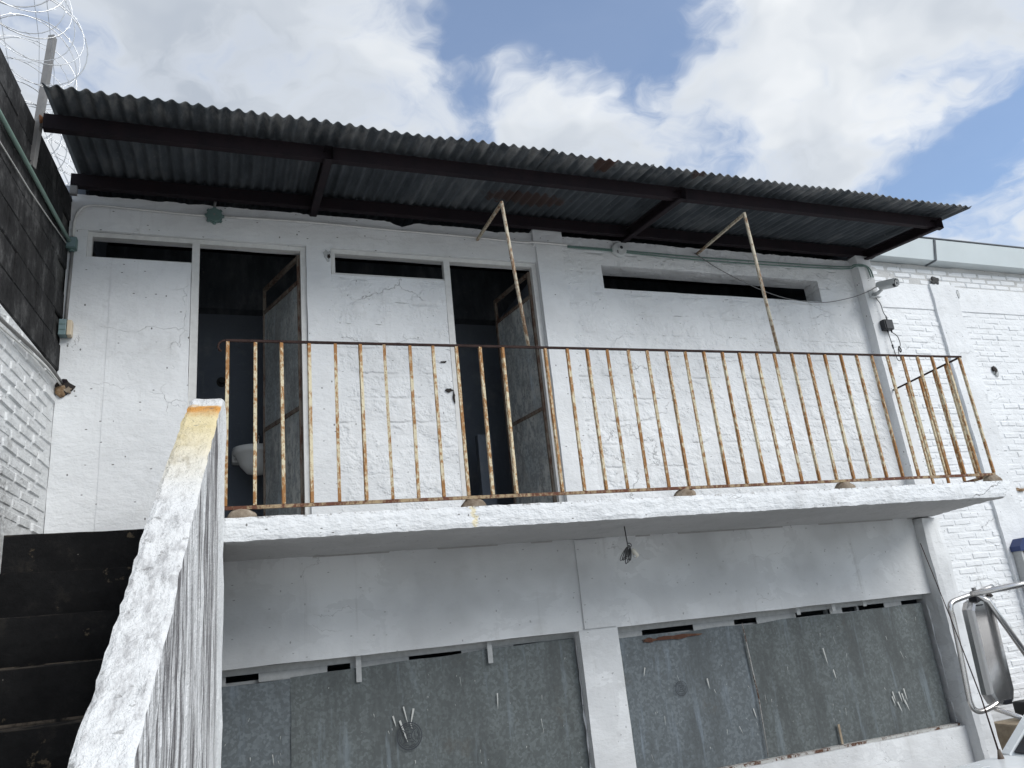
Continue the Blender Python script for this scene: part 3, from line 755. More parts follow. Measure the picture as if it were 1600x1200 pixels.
# ================================================================== LEFT BOUNDARY WALL
KW = .075
def wx(y): return -1.06 - KW*(5.6-y)
LW = thing('boundary_wall', 'boundary wall of sooty grey blocks over white painted brick beside the stair', 'wall', (-1.3, 3.5, 0))
ang = math.atan(KW)
bm = rough_box(-.16, -.006, -1.5, 8.0, 0, 3.66, seg=.25, amp=.004, warp=lambda c: Vector((c.x + wx(c.y), c.y, c.z))); finish('lower_core', bm, 'stair_brick_paint', LW)
bm = rough_box(-.15, -.016, -1.5, 8.0, 3.66, 4.99, seg=.25, amp=.003, warp=lambda c: Vector((c.x + wx(c.y), c.y, c.z))); finish('upper_core', bm, 'block_mortar', LW)
def piece_mesh(name, l, d, h, bev, mat, seed, amp):
    bm = bmesh.new(); r = bmesh.ops.create_cube(bm, size=1.0, matrix=Matrix.Diagonal((l, d, h, 1)))
    bmesh.ops.bevel(bm, geom=list(bm.edges), offset=bev, segments=1, affect='EDGES')
    for v in bm.verts: v.co += mn.noise_vector(v.co*9 + Vector((seed*7.3, seed, 0)))*amp
    me = bpy.data.meshes.new(name); bm.to_mesh(me); bm.free(); me.materials.append(MAT[mat]); return me
def place(name, me, loc, rz, parent, tilt=0.0):
    o = bpy.data.objects.new(name, me); COL.objects.link(o); o.parent = parent; o.location = Vector(loc) - wloc(parent); o.rotation_euler = (0, tilt, rz); return o
rnd = random.Random(11)
blocks = [piece_mesh('block', .385, .05, .192, .007, 'dark_block', k, .006) for k in range(5)]
for r in range(7):
    z = 3.672 + .19*r + .09
    for c in range(10):
        y = 5.42 - (c + (.5 if r % 2 else 0))*.395
        if y < 2.2: continue
        if z + .096 > 5.03: continue
        place('block', rnd.choice(blocks), (wx(y)-.022+rnd.uniform(-.003, .003), y, z), PI/2 - ang, LW, rnd.uniform(-.006, .006))
bricks = [piece_mesh('brick', .241, .05, .066, .013, 'stair_brick_paint', k, .008) for k in range(8)]
cnt = 0
for r in range(24):
    z = 3.615 - .0735*r
    for c in range(9):
        y = 5.47 - (c + (.5 if r % 2 else 0))*.25
        if y < 3.55: continue
        if z < 2.475 - .235*max(0, math.ceil((4.90-y-.13)/.28)) + .04: continue
        place('brick', rnd.choice(bricks), (wx(y)-.0235+rnd.uniform(-.003, .002), y + rnd.uniform(-.006, .006), z + rnd.uniform(-.003, .003)), PI/2 - ang + rnd.uniform(-.006, .006), LW, rnd.uniform(-.010, .010)); cnt += 1
# soot and broken plaster near the stair foot of the wall
# razor wire on its post
PO = thing('wire_post', 'grey perforated angle post holding razor wire above the block wall', 'post', (wx(4.68)+.02, 4.68, 4.66))
bm = bmesh.new()
p0, p1 = Vector((wx(4.68)+.006, 4.68, 4.66)), Vector((wx(4.75)+.03, 4.75, 5.70))
bar(bm, p0, p1, .040, .006); bar(bm, p0 + Vector((.0185, .018, 0)), p1 + Vector((.0185, .018, 0)), .005, .032)
finish('angle', bm, 'zinc', PO)
for p in (p0.lerp(p1, .03), p0.lerp(p1, .97)):
    finish('bolt_hole', cyl(bmesh.new(), p + Vector((0, -.006, 0)), p + Vector((0, -.003, 0)), .006, n=10), 'dark_wire', PO)
finish('rust_weld', cyl(bmesh.new(), p0.lerp(p1, .33) + Vector((.012, -.012, 0)), p0.lerp(p1, .33) + Vector((.03, -.005, .002)), .03, .018, 10), 'scrap_rust', PO)
RW = thing('razor_wire', 'coiled galvanised razor wire running along the top of the grey block wall', 'razor wire', (-1.2, 5.0, 5.0))
rnd = random.Random(5)
for ph, rr, name in ((0, .25, 'coil'), (PI, .24, 'coil')):
    pts = []; turns = 23; y0, y1 = 3.3, 8.2
    for i in range(turns*36+1):
        t_ = i/(turns*36); y = y0 + (y1-y0)*t_; a = ph + 2*PI*turns*t_*(1 if ph == 0 else -1)
        w = mn.noise_vector(Vector((t_*14, ph, 0)))*.035
        oc = .06 - .36*max(0, min(1, (y-4.45)/.8))
        pts.append(Vector((wx(y) + oc + (rr+w.x)*math.cos(a) + w.y, y + .10*math.cos(a+.6) + .04*w.z, 5.42 + (rr+w.x*.5)*math.sin(a))))
    coil = tubeo(name, pts, .0034, 'razor_steel', RW, 5, flat=.6)
    bm = bmesh.new()
    for i in range(2, len(pts)-2, 2):
        d = (pts[i+1]-pts[i-1]).normalized(); o_ = Vector((rnd.gauss(0, 1), rnd.gauss(0, 1), rnd.gauss(0, 1))); o_ = (o_ - d*o_.dot(d)).normalized()
        for s in (-1, 1):
            v = [pts[i] - d*.006*s, pts[i] + d*.004*s, pts[i] + d*.016*s + o_*.010*s]
            bm.faces.new([bm.verts.new(q) for q in v])
    finish('barb', bm, 'razor_steel', coil)['kind'] = 'stuff'
for dx_, dz in ((.10, .24), (-.05, .02), (.2, .02)):
    tubeo('line_wire', [(wx(y)+dx_-.36*max(0, min(1, (y-4.45)/.8)), y, 5.40+dz-.01*math.sin(y*3)) for y in (3.2, 4.0, 4.75, 5.6, 6.6, 8.2)], .0016, 'razor_steel', RW, 5)

# pipes and boxes in the left corner
def lw(y, z, out): return (wx(y)+out, y, z)
tag(tubeo('conduit_pipe', [lw(y, 4.62 - .012*(5.52-y), .022) for y in (5.56, 5.2, 4.8, 4.2, 3.6)], .0135, 'sage_pipe', None), 'sage green conduit sloping along the grey block wall', 'pipe')
tag(tubeo('wall_cable', [lw(y, z, .012) for y, z in ((5.5, 4.585), (5.1, 4.54), (4.7, 4.50), (4.3, 4.48), (3.6, 4.44))], .004, 'white_cable', None), 'thin pale cable hanging just under the green conduit', 'cable')
tag(tubeo('drop_pipe', [(-1.028, YF-.020, 4.56), (-1.030, YF-.020, 4.3), (-1.034, YF-.020, 4.02)], .011, 'zinc', None), 'short painted conduit dropping between the two boxes in the corner', 'pipe')
t = thing('corner_box', 'small teal conduit box high in the corner by the block wall', 'junction box', (-1.03, YF-.03, 4.57))
boxo('body', -1.066, -.998, YF-.06, YF-.004, 4.57, 4.66, 'teal_pvc', t, .006); boxo('lid', -1.06, -1.004, YF-.068, YF-.061, 4.578, 4.652, 'box_teal', t, .002)
finish('hub', cyl(bmesh.new(), (-1.03, YF-.028, 4.555), (-1.03, YF-.028, 4.572), .018), 'teal_pvc', t)
t = thing('switch_box', 'teal and cream switch box in the corner between block wall and white panel', 'switch box', (-1.03, YF-.04, 3.90))
boxo('body', -1.064, -1.018, YF-.075, YF-.006, 3.905, 4.02, 'box_teal', t, .005); boxo('cover', -1.016, -.985, YF-.07, YF-.006, 3.908, 4.018, 'cream_plastic', t, .006)
for z in (3.94, 3.98): boxo('rib', -1.06, -1.02, YF-.078, YF-.076, z, z+.005, 'teal_pvc', t)
tag(tubeo('drain_pipe', curve([lw(y, z, .03) for y, z in ((5.60, 3.585), (5.35, 3.60), (5.0, 3.585), (4.5, 3.545), (4.0, 3.50), (3.5, 3.46))], 4), .0105, 'zinc', None), 'pale metal pipe running down the white brick into a broken hole', 'pipe')
tag(tubeo('thin_pipe', curve([lw(y, z, .03) for y, z in ((5.58, 3.565), (5.3, 3.570), (5.0, 3.550), (4.5, 3.505), (4.0, 3.455), (3.5, 3.41))], 4), .006, 'white_cable', None), 'thinner white pipe clipped below the metal pipe on white brick', 'pipe')

# ================================================================== SERVICES ON THE FACADE
tag(tubeo('painted_conduit', curve([(-1.03, YF-.02, 4.68), (-1.03, YF-.02, 4.80), (-1.0, YF-.02, 4.90), (-.92, YF-.022, 4.945), (-.7, YF-.02, 4.945), (-.3, YF-.02, 4.935), (-.16, YF-.02, 4.935)], 5), .009, 'steel_frame_white', None), 'white painted conduit bending out of the corner to the teal box', 'conduit')
tag(tubeo('painted_conduit', curve([(-.03, YF-.02, 4.94), (.6, YF-.021, 4.953), (1.2, YF-.021, 4.945), (1.9, YF-.022, 4.94), (2.4, YF-.03, 4.925), (2.56, YF-.048, 4.925), (2.85, YF-.044, 4.925)], 5), .010, 'steel_frame_white', None), 'long white painted conduit between the teal box and the pillar', 'conduit')
for k, (dz, lab) in enumerate(((0, 'upper of two green conduits running along the wall under the eave'), (-.03, 'lower of two green conduits running along the wall under the eave'))):
    pts = [(2.86, YF-.03, 4.925+dz*.4), (3.3, YF-.022, 4.93+dz*.5), (4.2, YF-.02, 4.925+dz), (5.2, YF-.02, 4.935+dz), (6.0, YF-.03, 4.945+dz*.8), (6.10, YF-.09, 4.945+dz*.6), (6.16, YF-.115, 4.94+dz*.6)]
    pts += [(6.235+dz*.5, YF-.115, 4.925), (6.272+dz, YF-.115, 4.88), (6.282+dz, YF-.115, 4.80)]
    tag(tubeo('green_conduit', curve(pts, 5), .0065, 'green_pvc', None), lab, 'conduit')
t = thing('junction_box', 'eight-sided teal junction box under the eave above the first door', 'junction box', (-.094, YF-.02, 4.88))
bm = bmesh.new(); cyl(bm, (-.094, YF-.004, 4.94), (-.094, YF-.045, 4.94), .062, .058, 8); finish('body', bm, 'teal_pvc', t)
finish('cover_screw', cyl(bmesh.new(), (-.094, YF-.046, 4.94), (-.094, YF-.050, 4.94), .008, n=10), 'zinc', t)
for a in range(0, 360, 45):
    c, s = math.cos(math.radians(a)), math.sin(math.radians(a))
    finish('hub', cyl(bmesh.new(), (-.094+.054*c, YF-.022, 4.94+.054*s), (-.094+.070*c, YF-.022, 4.94+.070*s), .012, n=8), 'teal_pvc', t)
tag(tubeo('riser_stub', [(-.094, YF-.02, 5.012), (-.09, YF-.02, 5.09)], .010, 'grey_cable', None), 'short dark conduit rising from the teal box to the roof', 'conduit')
t = thing('lamp_holder', 'round white lamp holder without bulb under the eave', 'lamp holder', (3.385, YF-.03, 4.88))
bm = bmesh.new(); tube(bm, [(3.385, YF-.002, 4.935), (3.385, YF-.03, 4.935), (3.385, YF-.045, 4.935)], [.074, .074, .062], 28); finish('base', bm, 'camera_white', t, False)
finish('socket', cyl(bmesh.new(), (3.39, YF-.046, 4.938), (3.39, YF-.062, 4.938), .026, .022, 20), 'camera_white', t)
finish('socket_hole', cyl(bmesh.new(), (3.39, YF-.063, 4.938), (3.39, YF-.065, 4.938), .016, n=16), 'lens_dark', t)
boxo('slot', 3.352, 3.36, YF-.048, YF-.046, 4.885, 4.915, 'lens_dark', t)
tag(tubeo('sagging_wire', curve([(4.20, YF-.03, 4.96), (4.45, YF-.035, 4.80), (4.85, YF-.04, 4.62), (5.2, YF-.04, 4.53), (5.6, YF-.035, 4.515), (5.95, YF-.05, 4.575), (6.15, YF-.108, 4.63), (6.30, YF-.108, 4.70)], 6), .004, 'grey_cable', None), 'dark wire sagging across the long high opening', 'wire')
# bullet camera
YC = YF-.10
CAM = thing('security_camera', 'pale grey bullet security camera on a wall bracket at the corner column', 'security camera', (6.24, YC, 4.58))
boxo('base_plate', 6.175, 6.275, YC-.012, YC+.004, 4.565, 4.655, 'camera_white', CAM, .003)
boxo('base_plate', 6.165, 6.285, YC-.05, YC-.012, 4.563, 4.571, 'camera_white', CAM, .002)
tubeo('arm', [(6.225, YC-.01, 4.60), (6.25, YC-.05, 4.605), (6.275, YC-.085, 4.63)], [.022, .018, .016], 'camera_white', CAM, 12)
cdv = Vector((.20, -.95, -.20)).normalized(); c0 = Vector((6.25, YC-.085, 4.655))
tubeo('body', [c0, c0+cdv*.01, c0+cdv*.06, c0+cdv*.15, c0+cdv*.155], [.024, .032, .038, .040, .034], 'camera_white', CAM, 24)
bm = bmesh.new(); u = cdv; r_ = u.cross(Vector((0, 0, 1))).normalized(); q_ = r_.cross(u)
sec = [(-.046, -.012), (-.042, .028), (-.024, .046), (.024, .046), (.042, .028), (.046, -.012)]
ra = [bm.verts.new(c0 - u*.012 + r_*a + q_*b_) for a, b_ in sec]; rb_ = [bm.verts.new(c0 + u*.185 + r_*a + q_*b_) for a, b_ in sec]
rc = [bm.verts.new(c0 - u*.012 + r_*a*1.08 + q_*(b_+.004)) for a, b_ in sec]; rd = [bm.verts.new(c0 + u*.185 + r_*a*1.08 + q_*(b_+.004)) for a, b_ in sec]
for k in range(5):
    bm.faces.new([ra[k], ra[k+1], rb_[k+1], rb_[k]]); bm.faces.new([rc[k], rd[k], rd[k+1], rc[k+1]]); bm.faces.new([rb_[k], rb_[k+1], rd[k+1], rd[k]]); bm.faces.new([ra[k], rc[k], rc[k+1], ra[k+1]])
finish('sun_shield', bm, 'camera_white', CAM)
bm = bmesh.new(); tube(bm, [c0+u*.16, c0+u*.184], [.0365, .037], 24); finish('visor', bm, 'black_plastic', CAM)
finish('face_ring', tube(bmesh.new(), [c0+u*.1845, c0+u*.188], [.034, .033], 24), 'frame_grey', CAM)
finish('lens', tube(bmesh.new(), [c0+u*.1885, c0+u*.192], [.014, .010], 20), 'lens_dark', CAM)
for k in range(12):
    a = 2*PI*k/12; c = c0 + u*.1882 + (r_*math.cos(a) + q_*math.sin(a))*.024
    finish('led', tube(bmesh.new(), [c, c+u*.002], [.0035, .003], 8), 'lens_dark', CAM)
tag(tubeo('camera_cable', curve([(6.235, YC-.02, 4.565), (6.265, YC-.03, 4.49), (6.268, YC-.035, 4.40), (6.272, YC-.055, 4.33)], 5), .0045, 'grey_cable', None), 'thin cable dropping from the security camera to the black box', 'cable')
t = thing('power_box', 'small black plastic power box with cables on the corner column', 'power box', (6.28, YC-.03, 4.19))
bm = bmesh.new(); box(bm, 6.215, 6.325, YC-.062, YC-.002, 4.20, 4.31, .008); finish('body', bm, 'black_plastic', t)
boxo('lid', 6.228, 6.320, YC-.070, YC-.063, 4.205, 4.305, 'black_plastic', t, .003)
boxo('clip', 6.235, 6.255, YC-.075, YC-.071, 4.30, 4.335, 'black_plastic', t, .002)
for x in (6.26, 6.31): finish('gland', cyl(bmesh.new(), (x, YC-.035, 4.199), (x, YC-.035, 4.178), .008, n=10), 'black_plastic', t)
t = thing('power_lead', 'looped black power lead hanging from the black box behind the railing', 'cable', (6.30, YC-.04, 3.86))
tubeo('lead', curve([(6.26, YC-.035, 4.18), (6.262, YC-.04, 4.08), (6.27, YC-.04, 4.0), (6.275, YC-.04, 3.92), (6.285, YC-.04, 3.88), (6.31, YC-.04, 3.87), (6.325, YC-.04, 3.89), (6.32, YC-.04, 3.95), (6.33, YC-.04, 4.0)], 5), .004, 'dark_wire', t, 6)
tubeo('lead', curve([(6.31, YC-.035, 4.18), (6.36, YC-.04, 4.14), (6.375, YC-.04, 4.08), (6.37, YC-.04, 4.04), (6.355, YC-.04, 4.02)], 5), .004, 'dark_wire', t, 6)
finish('plug', tube(bmesh.new(), [(6.265, YC-.04, 4.04), (6.267, YC-.04, 4.0)], [.009, .007], 8), 'black_plastic', t)
tubeo('coil', [(6.348+.012*math.cos(a), YC-.04-.004*a/6, 3.995+.03*math.sin(a)) for a in [k*.4 for k in range(17)]], .006, 'dark_wire', t, 6)
# hanging socket under the slab
t = thing('hanging_cable', 'bundled grey cable with a white socket dangling under the balcony slab', 'cable', (2.69, 4.95, 2.12))
cx, cy = 2.69, 4.955
tubeo('drop', [(cx, cy, 2.335), (cx+.003, cy, 2.25), (cx+.006, cy, 2.19)], .004, 'dark_wire', t, 6)
for k in range(6):
    a0 = .10 + k*.13; ax_ = Vector((-math.sin(a0), 0, -math.cos(a0))); sd2 = Vector((math.cos(a0), .5, -math.sin(a0))).normalized(); top_ = Vector((cx+.01+.004*k, cy-.012+.006*k, 2.195)); L_ = .052 + .007*(k % 3)
    tubeo('loop', [top_ + ax_*L_*(1-math.cos(a)) + sd2*.019*math.sin(a) for a in [q*2*PI/20 for q in range(21)]], .0034, ('grey_cable' if k % 2 else 'dark_wire'), t, 6)
tubeo('knot', [(cx+.008+.016*math.cos(a), cy-.02, 2.195+.014*math.sin(a)) for a in [q*2*PI/12 for q in range(13)]], .004, 'grey_cable', t, 6)
finish('socket', tube(bmesh.new(), [(cx+.035, cy, 2.17), (cx+.045, cy, 2.155), (cx+.062, cy, 2.128), (cx+.07, cy, 2.115)], [.010, .017, .019, .017], 12), 'socket_cream', t)
finish('knob', tube(bmesh.new(), [(cx+.04, cy-.01, 2.12), (cx+.044, cy-.014, 2.112)], [.009, .008], 10), 'camera_white', t)
# sink and socket inside the first room
t = thing('wash_basin', 'white ceramic wash basin inside the dark first room', 'basin', (.2, 6.75, 3.15))
bm = bmesh.new(); n = 28; prof_ = [(.02, 3.10), (.10, 3.12), (.16, 3.20), (.205, 3.32), (.225, 3.33), (.225, 3.395), (.215, 3.40), (.19, 3.395), (.15, 3.30), (.03, 3.26)]
rings = [[bm.verts.new((  .27 + r*.92*math.cos(2*PI*k/n), 6.74 + r*.8*math.sin(2*PI*k/n), 3.40 + (z-3.40)*.78)) for k in range(n)] for r, z in prof_]
for a, b_ in zip(rings, rings[1:]):
    for k in range(n): bm.faces.new([a[k], a[(k+1) % n], b_[(k+1) % n], b_[k]])
bm.faces.new(rings[0][::-1]); bm.faces.new(rings[-1]); finish('bowl', bm, 'ceramic', t, True)
boxo('back_ledge', .06, .50, 6.86, 6.99, 3.31, 3.42, 'ceramic', t, .015)
finish('tap', tube(bmesh.new(), curve([(.28, 6.9, 3.42), (.28, 6.9, 3.52), (.28, 6.86, 3.55), (.28, 6.80, 3.52)], 4), .012, 8), 'chrome', t, True)
t = thing('wall_socket', 'small dark round valve on the dim wall of the first room', 'lampholder', (-.03, YB-.03, 4.04))  # round light socket on the room's back wall
finish('plate', cyl(bmesh.new(), (-.03, YB-.002, 4.08), (-.03, YB-.012, 4.08), .045), 'rubber', t); finish('socket_cup', cyl(bmesh.new(), (-.03, YB-.013, 4.08), (-.03, YB-.05, 4.08), .028, .022), 'rubber', t)

# ================================================================== NEIGHBOURING BRICK WALL
YN = 6.2
NB = thing('neighbour_wall', 'tall white painted brick wall with pilasters and a metal gutter at the right', 'wall', (9.5, YN, 0))
rb('wall_core', 6.34, 13, YN+.003, YN+.3, 0, 4.83, 'brick_paint', NB, seg=.2, amp=.002)
rb('concrete_band', 6.34, 13, YN-.008, YN+.3, 4.83, 5.15, 'brick_paint', NB, seg=.15, amp=.005)
rb('top_course', 6.34, 13, YN+.004, YN+.3, 5.15, 5.42, 'sooty_brick_paint', NB, seg=.1, amp=.012, freq=6)
for xa, xb in ((7.93, 8.33), (11.2, 11.6)):
    rb('pilaster', xa, xb, YN-.035, YN+.003, 0, 5.16, WP, NB, seg=.1, amp=.009, freq=5)
bm = bmesh.new()
bk_ = [piece_mesh('brick', .245, .05, .067, .012, 'brick_paint', k+20, .007) for k in range(10)]
spots = []
for r in range(66):
    z = 4.79 - .0725*r
    if z < .05: break
    for c in range(26):
        x = 6.42 + (c + (.5 if r % 2 else 0))*.253
        if x > 10.6 or 8.04 < x < 8.22: continue
        spots.append((x, z))
for r in range(3):
    for c in range(17):
        x = 6.42 + (c + (.5 if r % 2 else 0))*.253
        if x < 10.6: spots.append((x, 5.19 + .0725*r))
# visible ones from the photo's place, nearest first
def seen(x, z):
    v = Vector((x, YN, z)) - Vector((0, 0, 1.7)); cx_, cy_, cz_ = (sum(R_[i]*v[k] for k, R_ in enumerate((RX, RY, RZ))) for i in range(3))
    u, w = 800 + 1205*cx_/-cz_, 600 - 1205*cy_/-cz_
    if not (1362 < u < 1606 and 420 < w < 1110): return None
    if u < 1362 + (w-420)*.30: return None
    return v.length
sp = sorted([(seen(*s), s) for s in spots if seen(*s)], key=lambda q: q[0])
own = set(s for _, s in sp[:300]); rest = [s for s in spots if s not in own]
rnd = random.Random(21)
for x, z in own:
    place('brick', rnd.choice(bk_), (x + rnd.uniform(-.006, .006), YN+.0235+rnd.uniform(-.003, .004), z+rnd.uniform(-.004, .004)), rnd.uniform(-.008, .008), NB, rnd.uniform(-.018, .018))
bm = bmesh.new()
for x, z in rest:
    me = rnd.choice(bk_); mtx = Matrix.Translation((x + rnd.uniform(-.006, .006), YN+.0235+rnd.uniform(-.003, .004), z+rnd.uniform(-.004, .004))) @ Matrix.Rotation(rnd.uniform(-.008, .008), 4, 'Z') @ Matrix.Rotation(rnd.uniform(-.015, .015), 4, 'Y')
    n0 = len(bm.verts); bm.from_mesh(me); bm.verts.ensure_lookup_table()
    bmesh.ops.transform(bm, matrix=mtx, verts=bm.verts[n0:])
finish('brickwork', bm, 'brick_paint', NB)['kind'] = 'stuff'
blot('wall_break', (8.62, YN-.02, 4.06), .06, .085, 'frame_grey', NB, 7)
blot('wall_break', (8.61, YN-.024, 4.08), .045, .07, 'hole_dark', NB, 9)
blot('wall_break', (8.03, YN-.045, 5.20), .11, .07, 'block_mortar', NB, 13)
blot('wall_break', (8.38, YN-.02, 5.06), .03, .08, 'frame_grey', NB, 15)
blot('wall_break', (7.52, YN-.02, 1.56), .05, .03, 'hole_dark', NB, 19)
blot('wall_break', (8.42, YN-.02, 2.64), .12, .03, 'hole_rubble', NB, 23)
# gutter
G = sub('gutter', (9, YN-.1, 5.42), NB)
xs = [6.36, 8.0, 10.0, 12.0, 13.0]
for a, b_ in zip(xs, xs[1:]):
    bm = bmesh.new(); rows = []
    for x in (a+.012, b_-.012):
        dz = .0
        rows.append([bm.verts.new(v) for v in ((x, YN+.05, 5.425+dz), (x, YN-.14, 5.425+dz), (x, YN-.20, 5.67+dz), (x, YN-.185, 5.68+dz), (x, YN-.175, 5.67+dz), (x, YN-.125, 5.44+dz), (x, YN+.05, 5.44+dz))])
    n = len(rows[0])
    for k in range(n): bm.faces.new([rows[0][k], rows[0][(k+1) % n], rows[1][(k+1) % n], rows[1][k]])
    finish('gutter_length', bm, 'gutter_sheet', G)
tubeo('gutter_rim', [(6.36, YN-.195, 5.688), (13, YN-.195, 5.688)], .012, 'gutter_edge', G, 6)
for x in xs[1:-1]:
    baro('gutter_joint', (x, YN-.147, 5.42), (x, YN-.207, 5.675), .03, 'gutter_edge', G, .008)
    baro('gutter_joint', (x, YN+.04, 5.419), (x, YN-.14, 5.419), .03, 'gutter_edge', G, .008)
# blue-topped wall cabinet
t = thing('wall_cabinet', 'tall grey cabinet with dark blue hood fixed on the white brick wall', 'cabinet', (8.34, YN-.09, 1.12))
xa, xb, y0, y1 = 7.985, 8.70, 6.06, YN-.04
bm = bmesh.new(); v = [(xa-.02, 2.02), (xa+.06, 2.10), (xb-.06, 2.14), (xb+.02, 2.02), (xb+.02, 1.97), (xa-.02, 1.97)]
f0 = [bm.verts.new((x, y0-.02, z)) for x, z in v]; f1 = [bm.verts.new((x, y1, z)) for x, z in v]
bm.faces.new(f0); bm.faces.new(f1[::-1])
for k in range(6): bm.faces.new([f0[k], f0[(k+1) % 6], f1[(k+1) % 6], f1[k]])
finish('hood', bm, 'blue_panel', t)
boxo('side_panel', xa, xa+.03, y0, y1, 1.12, 1.969, 'frame_grey', t); boxo('side_panel', xb-.03, xb, y0, y1, 1.12, 1.969, 'frame_grey', t)
boxo('back', xa+.03, xb-.03, y1-.02, y1, 1.12, 1.969, 'black_plastic', t); boxo('shelf', xa+.03, xb-.03, y0+.016, y1-.021, 1.50, 1.53, 'scrap_rust', t)
boxo('front_glass', xa+.03, xb-.03, y0+.005, y0+.012, 1.55, 1.96, 'glass_dark', t); boxo('front_panel', xa+.03, xb-.03, y0+.003, y0+.015, 1.13, 1.49, 'frame_grey', t)
for x in (xa+.10, xa+.22): boxo('glazing_bar', x, x+.035, y0-.004, y0+.004, 1.56, 1.94, 'frame_grey', t)

# ================================================================== TRUCK (nose to the left, only its far front corner shows)
TR = thing('truck', 'white truck with chrome tube door mirror and whip antenna at the lower right', 'truck', (4.6, 2.0, 0))
ya, yb = 1.15, 2.95
def loft(sections, mat, name, parent, smooth=False):
    bm = bmesh.new(); rows = [[bm.verts.new(p) for p in s] for s in sections]; n = len(rows[0])
    for a, b_ in zip(rows, rows[1:]):
        for k in range(n): bm.faces.new([a[k], a[(k+1) % n], b_[(k+1) % n], b_[k]])
    bm.faces.new(rows[0][::-1]); bm.faces.new(rows[-1])
    bmesh.ops.bevel(bm, geom=list(bm.edges), offset=.02, segments=2, affect='EDGES')
    return finish(name, bm, mat, parent, smooth)
def sec_(x, zb, zt, inset, w=0.0):
    return [(x, ya+w, zb), (x, ya+w, zt-.10), (x, ya+w+inset, zt-.02), (x, (ya+yb)/2, zt+.02), (x, yb-w-inset, zt-.02), (x, yb-w, zt-.10), (x, yb-w, zb)]
loft([sec_(2.20, .45, .80, .12, .06), sec_(2.32, .40, .90, .08), sec_(2.9, .38, .958, .05), sec_(3.34, .38, .965, .03)], 'truck_white', 'hood', TR)
loft([sec_(3.345, .36, .962, .03), sec_(5.0, .36, .985, .03)], 'truck_white', 'cab_body', TR)
boxo('front_bumper', 2.12, 2.24, ya+.02, yb-.02, .35, .52, 'chrome', TR, .03)
boxo('grille', 2.185, 2.205, ya+.35, yb-.35, .55, .74, 'black_plastic', TR)
for y in (ya+.2, yb-.2): finish('headlight', cyl(bmesh.new(), (2.21, y, .66), (2.18, y, .66), .08, .075), 'ceramic', TR)
CAB0, CAB1 = 3.36, 4.22
for y, s in ((ya+.05, 1), (yb-.05, -1)):
    baro('windshield_pillar', (CAB0, y, .93), (CAB1, y+.06*s, 1.56), .045, 'truck_white', TR, .045)
    baro('rear_pillar', (4.95, y, .96), (4.85, y+.06*s, 1.56), .07, 'truck_white', TR, .05)
loft([[(CAB1-.05, ya+.10, 1.55), (CAB1-.05, ya+.16, 1.60), (CAB1-.05, yb-.16, 1.60), (CAB1-.05, yb-.10, 1.55)], [(4.9, ya+.10, 1.56), (4.9, ya+.16, 1.63), (4.9, yb-.16, 1.63), (4.9, yb-.10, 1.56)]], 'truck_white', 'cab_roof', TR)
bm = bmesh.new()
def quad(a, b, c, d):
    f = bm.faces.new([bm.verts.new(q) for q in (a, b, c, d)])
    r = bmesh.ops.extrude_face_region(bm, geom=[f])
    nv = [v for v in r['geom'] if isinstance(v, bmesh.types.BMVert)]
    f.normal_update()
    for q in nv: q.co += f.normal*.006
quad((CAB0+.01, ya+.08, .95), (CAB0+.01, yb-.08, .95), (CAB1, yb-.14, 1.55), (CAB1, ya+.14, 1.55)); finish('windshield', bm, 'glass_dark', TR)
for y, s in ((ya+.06, 1), (yb-.06, -1)):
    bm = bmesh.new(); quad((CAB0+.09, y, .97), (4.92, y, .97), (4.84, y+.06*s, 1.55), (CAB1+.04, y+.06*s, 1.55)); finish('side_window', bm, 'glass_dark', TR)
for x in (2.75, 5.9):
    for y in (ya+.1, yb-.1):
        wv = sub('wheel', (x, y, 0), TR)
        finish('tyre', tube(bmesh.new(), [(x, y-.10, .36), (x, y-.09, .36), (x, y+.09, .36), (x, y+.10, .36)], [.31, .35, .35, .31], 28), 'rubber', wv, True)
        finish('rim', tube(bmesh.new(), [(x, y-.105, .36), (x, y+.105, .36)], .2, 24), 'zinc', wv)
boxo('load_bed', 5.05, 7.0, ya, yb, .55, 1.02, 'truck_white', TR, .03)
# whip antenna
tubeo('antenna', [(3.245, 2.84, .93), (3.235, 2.85, 1.2), (3.20, 2.87, 1.55), (3.155, 2.89, 1.905)], [.0045, .003, .0022, .002], 'rail_rust', TR, 6)
finish('antenna_base', tube(bmesh.new(), [(3.245, 2.84, .925), (3.245, 2.84, .945), (3.245, 2.84, .985)], [.018, .015, .006], 12), 'door_edge_rust', TR)
# far door mirror: chrome tube loop and a long mirror head
MR = sub('door_mirror', (3.6, 3.05, 1.1), TR); ym = 3.05
def mp(x, z, dy=0): return (x, ym+dy, z)
loop = curve([mp(3.74, 1.67), mp(3.60, 1.645), mp(3.50, 1.63), mp(3.435, 1.615), mp(3.415, 1.585), mp(3.415, 1.53), mp(3.40, 1.35), mp(3.385, 1.19), mp(3.385, 1.15), mp(3.40, 1.120), mp(3.44, 1.107), mp(3.52, 1.12), mp(3.60, 1.15)], 6)
tubeo('mirror_loop', loop, .013, 'chrome', MR, 12)
tubeo('mirror_arm', [mp(3.57, 1.645, -.01), mp(4.05, 1.685, -.20)], [.014, .016], 'chrome', MR, 12)
tubeo('mirror_arm', [mp(3.60, 1.64, -.01), mp(3.66, 1.60, -.02), mp(3.78, 1.12, -.15)], .015, 'chrome', MR, 12)
tubeo('mirror_arm', [mp(3.52, 1.11, -.01), mp(3.60, 1.06, -.08), mp(3.66, .99, -.15)], .012, 'chrome', MR, 12)
finish('mirror_bolt', cyl(bmesh.new(), mp(3.59, 1.635, -.015), mp(3.59, 1.675, -.015), .011, n=8), 'zinc', MR)
bm = bmesh.new(); nseg = 10
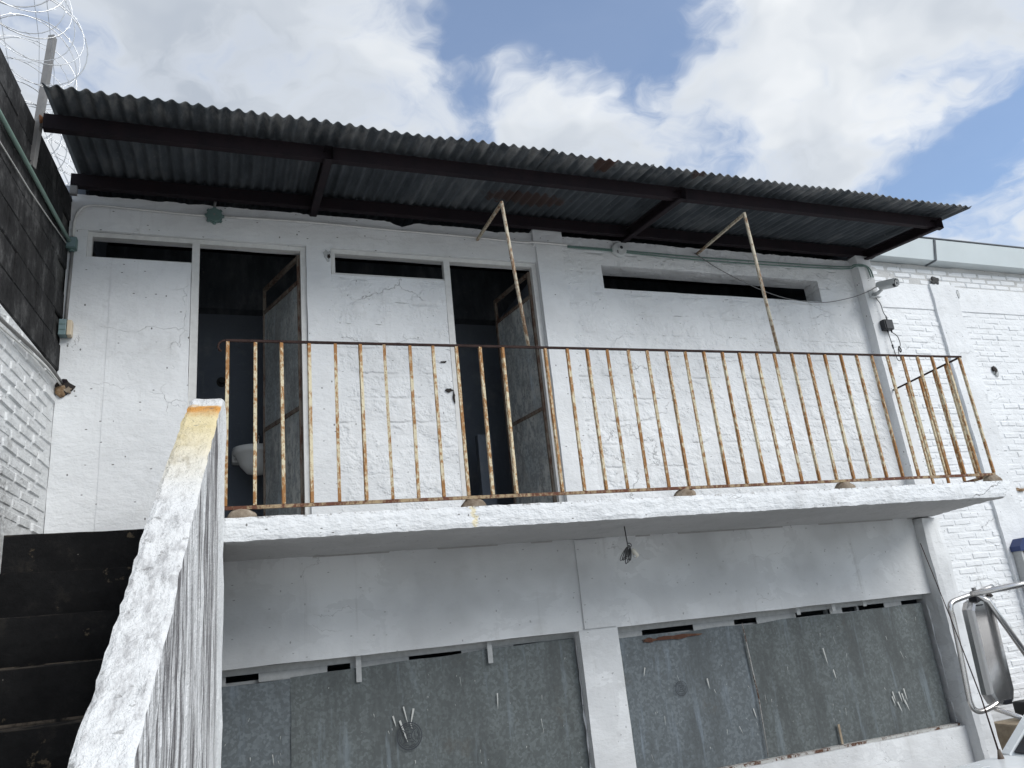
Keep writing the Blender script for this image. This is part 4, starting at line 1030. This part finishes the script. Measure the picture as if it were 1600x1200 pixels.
out_ = [(3.555, 1.605), (3.60, 1.62), (3.66, 1.61), (3.69, 1.575), (3.69, 1.17), (3.67, 1.125), (3.61, 1.115), (3.56, 1.125), (3.535, 1.17), (3.535, 1.57)]
def shell(d, s): return [bm.verts.new((3.61 + (x-3.61)*s - (z-1.37)*-.05, ym+.02+d, 1.37+(z-1.37)*(1-(1-s)*.4))) for x, z in out_]
r0, r1, r2, r3 = shell(.03, 1.0), shell(.0, 1.03), shell(-.026, .97), shell(-.036, .88)
for a, b_ in ((r0, r1), (r1, r2), (r2, r3)):
    for k in range(10): bm.faces.new([a[k], a[(k+1) % 10], b_[(k+1) % 10], b_[k]])
bm.faces.new(r3); bm.faces.new(r0[::-1]); finish('mirror_head', bm, 'mirror_shell', MR)
boxo('mirror_badge', 3.575, 3.615, ym-.022, ym-.0155, 1.585, 1.592, 'black_plastic', MR)
for z in (1.62, 1.13): finish('mirror_clamp', box(bmesh.new(), 3.585, 3.635, ym-.02, ym+.03, z-.012, z+.012, .004), 'black_plastic', MR)

# ================================================================== SCRAP BEHIND THE TRUCK
t = thing('scrap_beam', 'rusty steel beam lying on junk below the white brick wall', 'scrap', (7.6, 5.7, 0))
finish('beam', channel(bmesh.new(), (7.0, 5.5, .66), (8.4, 5.8, .70), .07, .12), 'scrap_rust', t)
for x, y in ((7.15, 5.53), (8.2, 5.75)): boxo('trestle_leg', x-.03, x+.03, y-.12, y+.10, 0, .655, 'scrap_rust', t)
tag(boxo('scrap_box', 6.75, 7.7, 5.55, 5.95, 0, .44, 'tan_board', None, .02), 'tan wooden box on the ground beside the corner column', 'box')
t = thing('scrap_engine', 'dark greasy engine part on the tan box behind the mirror', 'machine part', (7.15, 5.7, .44))
boxo('block_casting', 7.0, 7.3, 5.62, 5.85, .442, .60, 'rubber', t, .02); finish('pulley', cyl(bmesh.new(), (7.08, 5.60, .52), (7.08, 5.56, .52), .07), 'scrap_rust', t)
tubeo('hose', curve([(7.2, 5.62, .6), (7.3, 5.58, .66), (7.4, 5.6, .62), (7.42, 5.64, .50)], 5), .018, 'rubber', t, 8)
